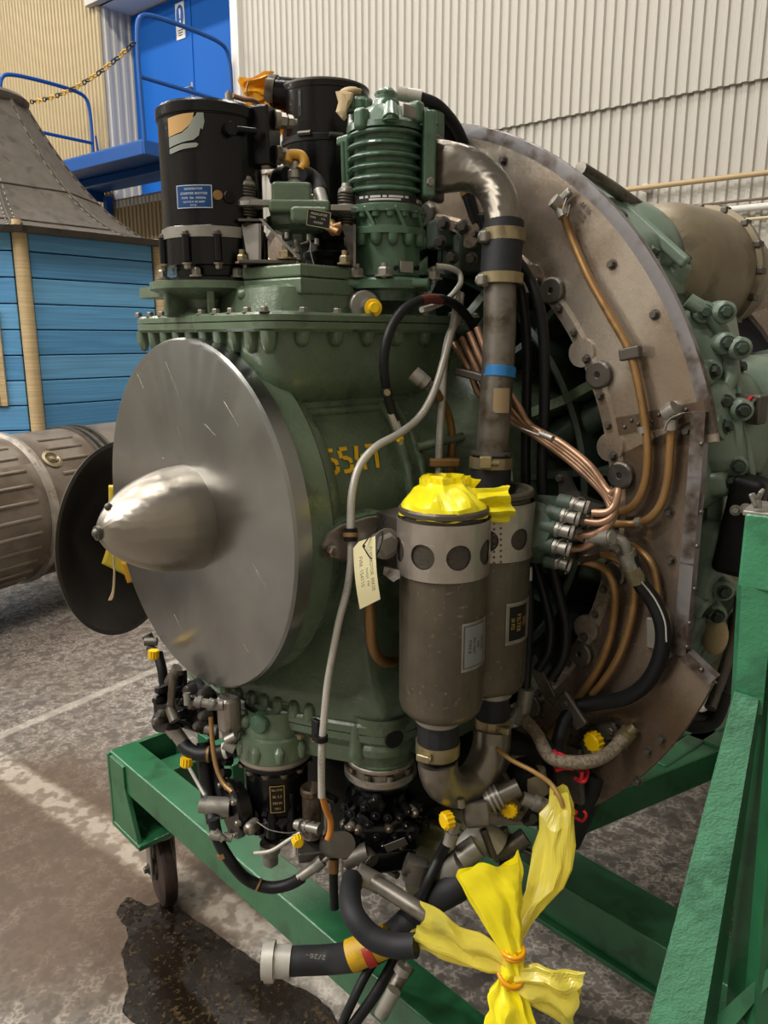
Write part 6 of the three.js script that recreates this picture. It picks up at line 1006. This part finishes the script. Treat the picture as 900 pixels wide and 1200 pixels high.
// ---------- green engine stand ----------
{
  const s = thing('engine_stand', 'green painted steel engine stand on caster wheels', 'stand', engM);
  const F = -AXIS_POS.y, h = (v) => F + v;
  const beam = (a, b, w, hh, m = M.stand, n = 'beam', lab) => { const d = b.clone().sub(a), L = d.length(); const z = d.clone().normalize(), x = new THREE.Vector3().crossVectors(UP, z).normalize(), y = new THREE.Vector3().crossVectors(z, x); const q = new THREE.Quaternion().setFromRotationMatrix(new THREE.Matrix4().makeBasis(x, y, z)); return part(n, place(new RoundedBoxGeometry(w, hh, L, 2, .005), a.clone().add(b).multiplyScalar(.5), q), m, s, lab); };
  // front cross beam and its end bracket
  beam(V(-.69, h(.385), -.155), V(.80, h(.385), -.165), .075, .085);
  const zc = -.19;
  beam(V(-.675, h(.345), -.155), V(-.675, h(.225), -.15), .05, .07);
  part('end_plate', [rbox(.012, .20, .19, .003, V(-.684, h(.325), -.205)), rbox(.155, .014, .195, .003, V(-.613, h(.225), -.207))], M.stand, s);
  part('gusset', extrude([[-.688, .228], [-.545, .228], [-.60, .36], [-.60, .42], [-.688, .42]], .012, .002).translate(0, F, -.124), M.stand, s);
  part('gusset', extrude([[-.688, .228], [-.545, .228], [-.64, .38], [-.688, .38]], .010, .002).translate(0, F, -.305), M.stand, s);
  part('bracket_plate', [rbox(.05, .05, .012, .003, V(-.53, h(.44), -.30)), rbox(.10, .012, .10, .003, V(-.44, h(.385), -.34)), rbox(.012, .07, .1, .003, V(-.39, h(.41), -.34)), rbox(.012, .14, .06, .003, V(-.40, h(.32), -.3)), rbox(.06, .10, .012, .003, V(-.34, h(.34), -.33), Q(0, 0, .4))], M.stand, s);
  // caster
  const C = V(-.600, h(.103), -.195), w = part('caster_wheel', [lathe([[.030, -.018], [.085, -.02], [.098, -.016], [.102, -.006], [.102, .006], [.098, .016], [.085, .02], [.030, .018]], C, V(.236, 0, -.975).normalize(), 36, 35)], std({ color: 0x3a2a26, roughness: .5, map: T.grime }), s, 'dark brown caster tread');
  const ax = V(.236, 0, -.975).normalize();
  part('wheel_hub', [rod(C.clone().addScaledVector(ax, -.024), C.clone().addScaledVector(ax, .024), .032, .032, 20)], M.steelDark, w);
  const fork = [...[-.030, .030].map((d) => { const p = C.clone().addScaledVector(ax, d); return rbox(.006, .14, .05, .002, p.clone().add(V(0, .05, 0)), Q(0, 1.333, 0)); }), rod(V(C.x, h(.205), C.z), V(C.x, h(.218), C.z), .05, .05, 24)];
  part('caster_fork', fork, M.zinc, s); part('axle_nut', hexHead(C.clone().addScaledVector(ax, -.034), ax.clone().negate(), .010, .012), M.steelDark, s);
  // second cross beam, right, I section with top face and lower flange
  const B0 = PY(640, 1000, h(.30)), B1 = PY(900, 1195, h(.30)); void B1;
  const zb = -.72, hb = .27;
  beam(V(-.2, h(hb), zb), V(.95, h(hb), zb + .02), .12, .10); part('beam_flange', [rbox(1.15, .012, .15, .003, V(.375, h(hb - .055), zb + .01))], M.stand, s);
  // long beams to the rear
  beam(PY(640, 965, h(.27)), PY(880, 868, h(.27)), .075, .09);
  beam(PY(700, 900, h(.27)), PY(900, 828, h(.27)), .07, .08);
  beam(PY(770, 905, h(.29)), PY(860, 845, h(.29)), .05, .06);
  // post and brace at the right
  const X = .80, Zp = -.42; const top = PD(893, 640, .98);
  const tx = top.x, tz = top.z;
  part('head_block', rbox(.075, .098, .085, .004, PD(913, 642, .99), Q(0, .2, 0)), M.standMid, s, 'green head block of the post');
  { const p = PD(908, 598, .985); part('cap_plate', rbox(.07, .007, .08, .002, p.clone().add(V(.004, .0, 0)), Q(0, .2, 0)), M.zinc, s); part('wing_bolt', [rod(PD(888, 596, .96), PD(888, 586, .96), .005), rbox(.005, .018, .012, .002, PD(890, 581, .96), Q(.3, 0, -.4)), rbox(.005, .018, .012, .002, PD(884, 586, .96), Q(0, 0, .5))], M.zinc, s); }
  // brace: a leaning flat channel
  const plateQ = (pts, th, m, n, lab) => { const A = pts.map(([x, y, d]) => PD(x, y, d)), nrm = new THREE.Vector3().crossVectors(A[1].clone().sub(A[0]), A[3].clone().sub(A[0])).normalize(); if (nrm.dot(PD(800, 900, .5).sub(A[0])) < 0) nrm.negate(); return part(n, loft([A, A.map((p) => p.clone().addScaledVector(nrm, -th))], .3), m, s, lab); };
  plateQ([[869, 686, .98], [908, 690, .97], [893, 838, .99], [861, 830, 1.0]], .03, M.standMid, 'brace');
  plateQ([[862, 812, .985], [889, 820, .98], [822, 1215, 1.03], [757, 1215, 1.05]], .006, M.standPeel, 'brace_plate', 'glossy wide brace plate');
  plateQ([[889, 820, .98], [893, 822, 1.02], [838, 1215, 1.08], [822, 1215, 1.03]], .004, M.stand, 'brace_side');
  plateQ([[890, 690, 1.02], [915, 690, 1.0], [892, 1215, 1.06], [848, 1215, 1.08]], .05, M.stand, 'post');
  plateQ([[915, 830, .94], [925, 830, .94], [905, 1215, 1.0], [883, 1215, 1.0]], .03, M.stand, 'post');
  plateQ([[872, 1100, 1.12], [900, 1072, 1.1], [900, 1090, 1.1], [872, 1118, 1.12]], .03, M.stand, 'strut');
  plateQ([[840, 1190, 1.04], [905, 1130, .98], [905, 1150, .98], [850, 1215, 1.03]], .03, M.stand, 'strut');
  // feet for the posts, resting on the floor, and hidden rear legs
  { const f = PD(860, 1215, 1.07); beam(V(f.x, f.y, f.z - .03), V(f.x - .02, h(.0), f.z - .05), .06, .08); beam(V(f.x - .06, h(.12), .1), V(f.x - .06, h(.12), -1.9), .08, .1); }
  beam(V(-.70, h(.27), -1.5), V(.9, h(.27), -1.5), .09, .1); for (const x of [-.65, .85]) { beam(V(x, h(.27), -1.5), V(x, h(.0), -1.5), .07, .07); }
  beam(V(-.62, h(.33), -.2), V(-.62, h(.27), -1.5), .07, .08);
  beam(V(-.66, h(.4), -.60), V(-.66, h(1.1), -.60), .07, .07); beam(V(-.66, h(1.1), -.60), V(-.56, h(1.1), -.62), .06, .06); beam(V(-.66, h(.29), -.6), V(-.66, h(.42), -.6), .07, .07);
}
// ---------- loose things on the engine ----------
function cap(label, px, py, r, h, dir, spec, m = M.yellow, hexed = false) {
  const p = spec(px, py), d = dir.clone().normalize();
  if (hexed) return part('blanking_cap', [lathe([[0, h], [r * .82, h], [r, h * .85], [r, 0], [0, 0]], p, d, 12, 25), ...Array.from({ length: 12 }, (_, i) => { const q = new THREE.Quaternion().setFromUnitVectors(UP, d), a = i / 12 * 6.283; return rod(p.clone().add(V(r * Math.sin(a), 0, r * Math.cos(a)).applyQuaternion(q)), p.clone().add(V(r * Math.sin(a), h * .85, r * Math.cos(a)).applyQuaternion(q)), r * .14, r * .12, 6); })], m, E, label);
  const t = part('blanking_cap', lathe([[0, h * .28], [r * .95, h * .28], [r, h * .2], [r, 0], [0, 0]], p, d, 28), m, E, label); part('cap_top', lathe([[0, h], [r * .52, h], [r * .58, h * .92], [r * .62, h * .25], [0, h * .25]], p, d, 24), m, t);
  return t;
}
{
  const toEye = (p) => V(0, EYE, 0).applyMatrix4(engM.clone().invert()).sub(p).normalize();
  cap('round bright yellow plastic cap on the upper flange below the finned compressor', 437, 361, .0135, .016, V(.85, 0, .55), (x, y) => PX(x, y, .205));
  part('threaded_port', [lathe([[.008, .028], [.0105, .028], [.0115, 0]], PX(428, 359, .18), V(.9, 0, .45).normalize(), 20), lathe([[0, .002], [.022, .002], [.024, 0], [.024, -.02]], PX(428, 359, .185), V(.9, 0, .45).normalize(), 24)], M.zinc, E);
  const dc = (label, x, y, r, h, d, dep, hexed = true, m) => { const p = PD(x, y, dep); return cap(label, x, y, r, h, d || toEye(p), () => p, m, hexed); };
  dc('orange yellow hex cap on the grey valve block under the U bend', 528, 960, .012, .014, V(-.25, .05, 1), 1.13);
  dc('yellow hex cap facing out below the black knob and relief valve', 597, 947, .0115, .010, V(.55, 0, .85), 1.165);
  { const p = PZ(699, 868, -.43); cap('largest yellow hex cap, on the brown shroud beside the braided hose end', 0, 0, .0155, .014, V(-.15, 0, 1), () => p, M.yellow, true); }
  dc('yellow cap dangling from the black hose at the green bracket', 219, 888, .0095, .016, V(.1, -1, .2), 1.31);
  dc('small yellow cap high at the left behind the polished disc edge', 180, 762, .0085, .016, V(0, -1, .1), 1.34);
  dc('small yellow cap on the pale strap beside the black fuel pump', 348, 983, .0085, .014, V(.8, 0, .4), 1.225);
  part('blanking_sleeve', rod(PD(652, 953, 1.13), PD(671, 948, 1.12), .0075, .0085, 16), M.yellow2, E, 'yellow sleeve on the thin fitting above the pale yellow bag');
}
{ // seal ribbons
  const t = thing('seal_ribbon', 'red plastic seal ties round the beige braided hose', 'seal tie', engM);
  part('tie', tube([PZ(648, 885, -.345), PZ(650, 880, -.34), PZ(653, 888, -.335), PZ(650, 899, -.345)], .003, 24, 6), M.red, t);
  part('tie', pipe([[650, 882, -.34], [658, 884, -.34], [667, 890, -.345]], .0028), M.red, t); part('tie', pipe([[652, 903, -.34], [662, 900, -.34], [672, 901, -.345]], .0028), M.red, t);
  part('tie', pipe([[676, 900, -.37], [682, 906, -.36], [680, 914, -.36], [674, 912, -.365], [684, 916, -.36], [688, 903, -.38], [682, 898, -.38]], .0032), M.red, t);
  const u = thing('seal_ribbon', 'red plastic seal ties at the copper wire above the hanging yellow bag', 'seal tie', engM);
  part('tie', pipe([[658, 944, -.325], [668, 948, -.32], [676, 953, -.32], [666, 950, -.315], [660, 946, -.32]], .0034), M.red, u); part('tie', pipe([[674, 958, -.32], [682, 962, -.32], [687, 955, -.32], [684, 950, -.32]], .0022), M.red, u);
}
{ // paper tag on a wire
  const t = thing('paper_tag', 'cream paper tag with handwriting hanging by the mounting lug', 'tag', engM);
  const c = [[413, 638], [416, 634], [440, 628], [444, 703], [423, 715]], d = [1.035, 1.035, 1.03, 1.02, 1.025];
  const A = PD(413, 640, 1.045), tl = PD(414, 637, 1.045), tr = PD(440, 628, 1.035), br = PD(446, 702, 1.03), bl = PD(422, 714, 1.04);
  const n = new THREE.Vector3().crossVectors(tr.clone().sub(tl), bl.clone().sub(tl)).normalize(); if (n.z < 0) n.negate(); void c; void d; void A;
  const tex = canvasTex(256, 640, (k, w, h) => { k.fillStyle = '#d8cfa4'; k.fillRect(0, 0, w, h); k.fillStyle = '#2c2a24'; k.beginPath(); k.arc(128, 66, 14, 0, 7); k.fill(); k.save(); k.translate(176, 90); k.rotate(Math.PI / 2); k.font = '50px sans-serif'; k.fillText('FLYGMOTOR  RM2B', 0, -6); k.font = '40px sans-serif'; k.fillText('motor  FM', 190, 44); k.restore(); k.save(); k.translate(62, 150); k.rotate(Math.PI / 2); k.font = '52px sans-serif'; k.fillText('FVM. 154110', 0, 0); k.restore(); });
  const mk = (q, o) => { const P = q.map((p) => p.clone().addScaledVector(n, o)); return P; };
  const nx = 4, ny = 14, pos = [], uv = [], idx = [];
  for (let j = 0; j <= ny; j++) for (let i = 0; i <= nx; i++) { const u = i / nx, v = j / ny, p = tl.clone().multiplyScalar((1 - u) * (1 - v)).addScaledVector(tr, u * (1 - v)).addScaledVector(br, u * v).addScaledVector(bl, (1 - u) * v).addScaledVector(n, .006 * Math.sin(v * 3.1) + .0006); pos.push(p.x, p.y, p.z); uv.push(u, 1 - v); }
  for (let j = 0; j < ny; j++) for (let i = 0; i < nx; i++) { const a = j * (nx + 1) + i; if (j === 0 && i === 0) { idx.push(a + 1, a + nx + 1, a + nx + 2); continue; } idx.push(a, a + nx + 1, a + 1, a + 1, a + nx + 1, a + nx + 2); }
  const g = new THREE.BufferGeometry(); g.setAttribute('position', new THREE.Float32BufferAttribute(pos, 3)); g.setAttribute('uv', new THREE.Float32BufferAttribute(uv, 2)); g.setIndex(idx); g.computeVertexNormals();
  part('card', g, std({ map: tex, roughness: .85, side: THREE.DoubleSide }), t, null, true); void mk;
  part('wire', [tube([PD(425, 640, 1.03), PD(438, 622, 1.04), PD(447, 612, 1.07), PD(452, 606, 1.08)], .0009, 24, 5), tube([PD(425, 640, 1.03), PD(436, 655, 1.03), PD(446, 640, 1.04), PD(449, 614, 1.07)], .0009, 24, 5)], M.hole, t);
}
// ---------- plastic bags and cloths ----------
function crumple(pos, amp, f = 60) { for (let i = 0; i < pos.length; i += 3) { const x = pos[i], y = pos[i + 1], z = pos[i + 2]; const w = Math.sin(x * f + 2.1 * Math.sin(y * f * .7)) * Math.cos(z * f * .9 + y * f * .5) + .6 * Math.sin((x + y * 1.3 - z) * f * 1.9); const q = Math.sin(z * f * 1.1 + 1.7 * Math.sin(x * f * .8)); pos[i] += amp * w; pos[i + 1] += amp * q * .8; pos[i + 2] += amp * Math.cos((x - z) * f * 1.3 + y * f); } }
function skin(rings, amp, f, close = false) {              // rings of points to a crumpled sheet
  const n = rings[0].length, pos = [], idx = []; for (const r of rings) for (const p of r) pos.push(p.x, p.y, p.z);
  crumple(pos, amp, f);
  const m = close ? n : n - 1; for (let j = 0; j < rings.length - 1; j++) for (let i = 0; i < m; i++) { const a = j * n + i, b = j * n + (i + 1) % n; idx.push(a, a + n, b, b, a + n, b + n); }
  const g = new THREE.BufferGeometry(); g.setAttribute('position', new THREE.Float32BufferAttribute(pos, 3)); g.setIndex(idx); return toCreasedNormals(g, .45);
}
function fan(from, to, side, w0, w1, thick, pleats, amp, f) { // a pleated tube that flares from a knot
  const d = to.clone().sub(from), L = d.length(); d.normalize(); const s = side.clone().addScaledVector(d, -side.dot(d)).normalize(), b = new THREE.Vector3().crossVectors(d, s), rings = [], n = 44, S = 18;
  for (let j = 0; j <= S; j++) { const t = j / S, w = w0 + (w1 - w0) * Math.pow(t, .85), th = thick * (.5 + .5 * t) * (1 - .55 * t), r = []; for (let i = 0; i < n; i++) { const a = i / n * Math.PI * 2, pl = 1 + .10 * (1 - .5 * t) * Math.sin(a * pleats); const e = 1 + .05 * t * Math.sin(3 * a + 1); r.push(from.clone().addScaledVector(d, L * t * e).addScaledVector(s, Math.cos(a) * w * pl).addScaledVector(b, Math.sin(a) * th * (pl + .25 * Math.sin(a * pleats + 1)))); } rings.push(r); }
  return skin(rings, amp, f, true);
}
{ // bag over the near canister
  const t = thing('plastic_bag', 'bright yellow plastic bag tied over the top of the near olive canister', 'bag', engM);
  const R = .061, y0 = c1.y(604, 0) + .004, e = V(Math.cos(c1.facing), 0, -Math.sin(c1.facing)), fwd = c1.toEye, rings = [];
  const kn = PD(522, 586, 1.085);
  const H = [[1, 0], [1.0, .006], [.95, .016], [.82, .024], [.66, .030], [.5, .036], [.40, .042], [.42, .050]];
  for (const [k, dy] of H) { const r = []; for (let i = 0; i < 60; i++) { const a = i / 60 * 6.2832, f = 1 + (.07 * Math.sin(a * 7 + k * 5) + .05 * Math.sin(a * 13 - k * 9)) * Math.min(1, (1.05 - k) * 4), base = V(c1.x, y0 + dy, c1.z).lerp(V(kn.x, y0 + dy, kn.z), 1 - k); r.push(base.addScaledVector(e, Math.sin(a) * R * k * f).addScaledVector(fwd, Math.cos(a) * R * k * f)); } rings.push(r); }
  part('bag_skirt', skin(rings, .0017, 85, true), M.bag, t);
  part('bag_wing', fan(PD(534, 592, 1.065), PD(594, 589, 1.085), V(0, 1, 0), .018, .026, .045, 7, .0028, 70), M.bag, t);
  part('bag_knot', [fan(PD(520, 592, 1.07), PD(521, 560, 1.065), e, .027, .036, .024, 7, .0025, 80), fan(PD(545, 580, 1.075), PD(552, 560, 1.07), e, .008, .014, .008, 5, .002, 90)], M.bag, t);
  const ring = []; for (let i = 0; i <= 30; i++) { const a = i / 30 * 6.28; ring.push(V(kn.x, y0 + .038, kn.z).addScaledVector(e, Math.sin(a) * .03).addScaledVector(fwd, Math.cos(a) * .024)); } part('tie_fold', tube(ring, .003, 40, 6), M.bag, t);
}
{ // orange bag on the outlet of the rear starter
  const t = thing('plastic_bag', 'orange yellow bag wrapped over the outlet of the taller rear starter', 'bag', engM);
  const a = PD(319, 110, 1.33), d = PD(300, 108, 1.29).sub(a), u = V(0, 1, 0);
  part('bag_skin', fan(PD(287, 106, 1.355), PD(318, 110, 1.362), u, .016, .034, .040, 7, .0045, 75), M.bagOrange, t);
  part('bag_front', fan(PD(288, 92, 1.35), PD(300, 126, 1.355), V(1, 0, 0), .010, .022, .030, 6, .0045, 75), M.bagOrange, t);
  part('bag_tail', [fan(PD(311, 126, 1.34), PD(328, 158, 1.35), V(1, 0, 0), .012, .022, .014, 5, .004, 80), fan(PD(326, 125, 1.36), PD(331, 148, 1.36), V(1, 0, 0), .008, .012, .010, 5, .003, 80)], M.bagOrange, t);
  part('tie', tube([PD(291, 96, 1.33), PD(289, 106, 1.325), PD(292, 118, 1.33)], .0016, 16, 6), M.brass, t); void d;
}
{ // pale bag hanging under the copper wire
  const t = thing('plastic_bag', 'translucent pale yellow bag hanging below the red seal ties', 'bag', engM);
  const P = [[657, 925, 16, 1.12], [657, 945, 22, 1.12], [654, 960, 30, 1.115], [652, 980, 32, 1.11], [648, 1005, 32, 1.105], [640, 1030, 28, 1.10], [626, 1052, 20, 1.09], [614, 1075, 12, 1.08], [606, 1100, 7, 1.07], [604, 1122, 6, 1.06]];
  const rings = P.map(([x, y, w, d], j) => { const c = PD(x, y, d), r = w * d / 900, out = []; for (let i = 0; i < 48; i++) { const a = i / 48 * 6.2832, f = 1 + .12 * Math.sin(a * 5 + j * .6) + .06 * Math.sin(a * 9 - j); out.push(c.clone().add(V(Math.cos(-ENGINE_TURN) * Math.cos(a) * r * f, 0, 0)).add(V(0, 0, Math.sin(a) * r * .55 * f)).add(V(0, .004 * Math.sin(a * 3), Math.cos(a) * r * .7 * f * -1 * Math.sin(ENGINE_TURN) * 0))); } return out; });
  part('bag_skin', skin(rings, .0028, 50, true), M.bagPale, t);
}
{ // star shaped bag tied round the hose ends
  const t = thing('plastic_bag', 'large yellow bag tied in a star round the hose ends at the bottom', 'bag', engM);
  const K = PD(600, 1122, 1.05), side = (x) => V(Math.cos(.81) * x, 0, Math.sin(.81) * x);
  const ax = V(Math.cos(-ENGINE_TURN), 0, 0); void ax; const R = V(Math.cos(ENGINE_TURN), 0, -Math.sin(ENGINE_TURN) * -1); void R;
  const right = PD(620, 1122, 1.05).sub(PD(600, 1122, 1.05)).normalize(), up = V(0, 1, 0), dd = (x, y, d) => PD(x, y, d);
  part('bag_lobe', fan(dd(601, 1116, 1.05), dd(572, 1014, 1.06), right, .012, .047, .014, 7, .003, 70), M.bag, t, 'upper fan of the bag');
  part('bag_lobe', fan(dd(595, 1132, 1.05), dd(490, 1086, 1.07), up, .014, .036, .024, 6, .003, 70), M.bagPale, t, 'left funnel of the bag over a hose');
  part('bag_lobe', fan(dd(606, 1146, 1.045), dd(676, 1172, 1.03), up, .014, .047, .022, 7, .004, 70), M.bagPale, t);
  part('bag_lobe', fan(dd(597, 1148, 1.045), dd(600, 1222, 1.03), right, .014, .044, .018, 7, .004, 70), M.bag, t);
  part('bag_neck', fan(dd(600, 1112, 1.047), dd(601, 1150, 1.042), right, .014, .016, .014, 6, .003, 80), M.bag, t);
  part('bag_tail', fan(dd(604, 1114, 1.05), dd(606, 1074, 1.055), right, .006, .003, .005, 3, .001, 60), M.bag, t);
  const kt = (c, r, axd) => { const p = []; const q = new THREE.Quaternion().setFromUnitVectors(UP, axd.clone().normalize()); for (let i = 0; i <= 30; i++) { const a = i / 30 * 6.2832 * 1.6; p.push(c.clone().add(V(r * Math.sin(a), (i / 30 - .5) * .006, r * .9 * Math.cos(a)).applyQuaternion(q))); } return tube(p, .0032, 50, 6); };
  part('tie', kt(dd(601, 1114, 1.048), .0155, up), M.bagOrange, t); part('tie', kt(dd(598, 1142, 1.045), .0175, V(.4, 1, .1)), M.bagOrange, t);
}
{ // rag on the filler
  const t = thing('cloth_rag', 'pale wool rag draped at the filler cap of the finned compressor', 'rag', engM);
  const r = []; const P = [[398, 110, 4], [400, 108, 9], [404, 112, 13], [404, 120, 11], [401, 130, 8], [402, 137, 4], [403, 140, 1]];
  for (const [x, y, w] of P) { const c = PD(x, y, 1.215), o = []; for (let i = 0; i < 26; i++) { const a = i / 26 * 6.2832; o.push(c.clone().add(V(Math.cos(a) * w * .0013, 0, Math.sin(a) * w * .0009))); } r.push(o); }
  part('cloth', [skin(r, .002, 120, true), place(new THREE.SphereGeometry(.016, 16, 12).scale(1.3, .5, 1), PD(410, 109, 1.23))], M.cloth, t);
  part('thread', [tube([PD(412, 107, 1.22), PD(416, 102, 1.22), PD(418, 104, 1.22)], .0008, 12, 4), tube([PD(417, 108, 1.22), PD(421, 104, 1.22), PD(424, 106, 1.22)], .0008, 12, 4)], M.cloth, t);
}
// ---------- finish ----------
for (const o of things) settle(o);
scene.traverse((o) => { if (o.isRectAreaLight || o.isLight) o.castShadow = !o.isRectAreaLight; });
renderer.render(scene, camera);
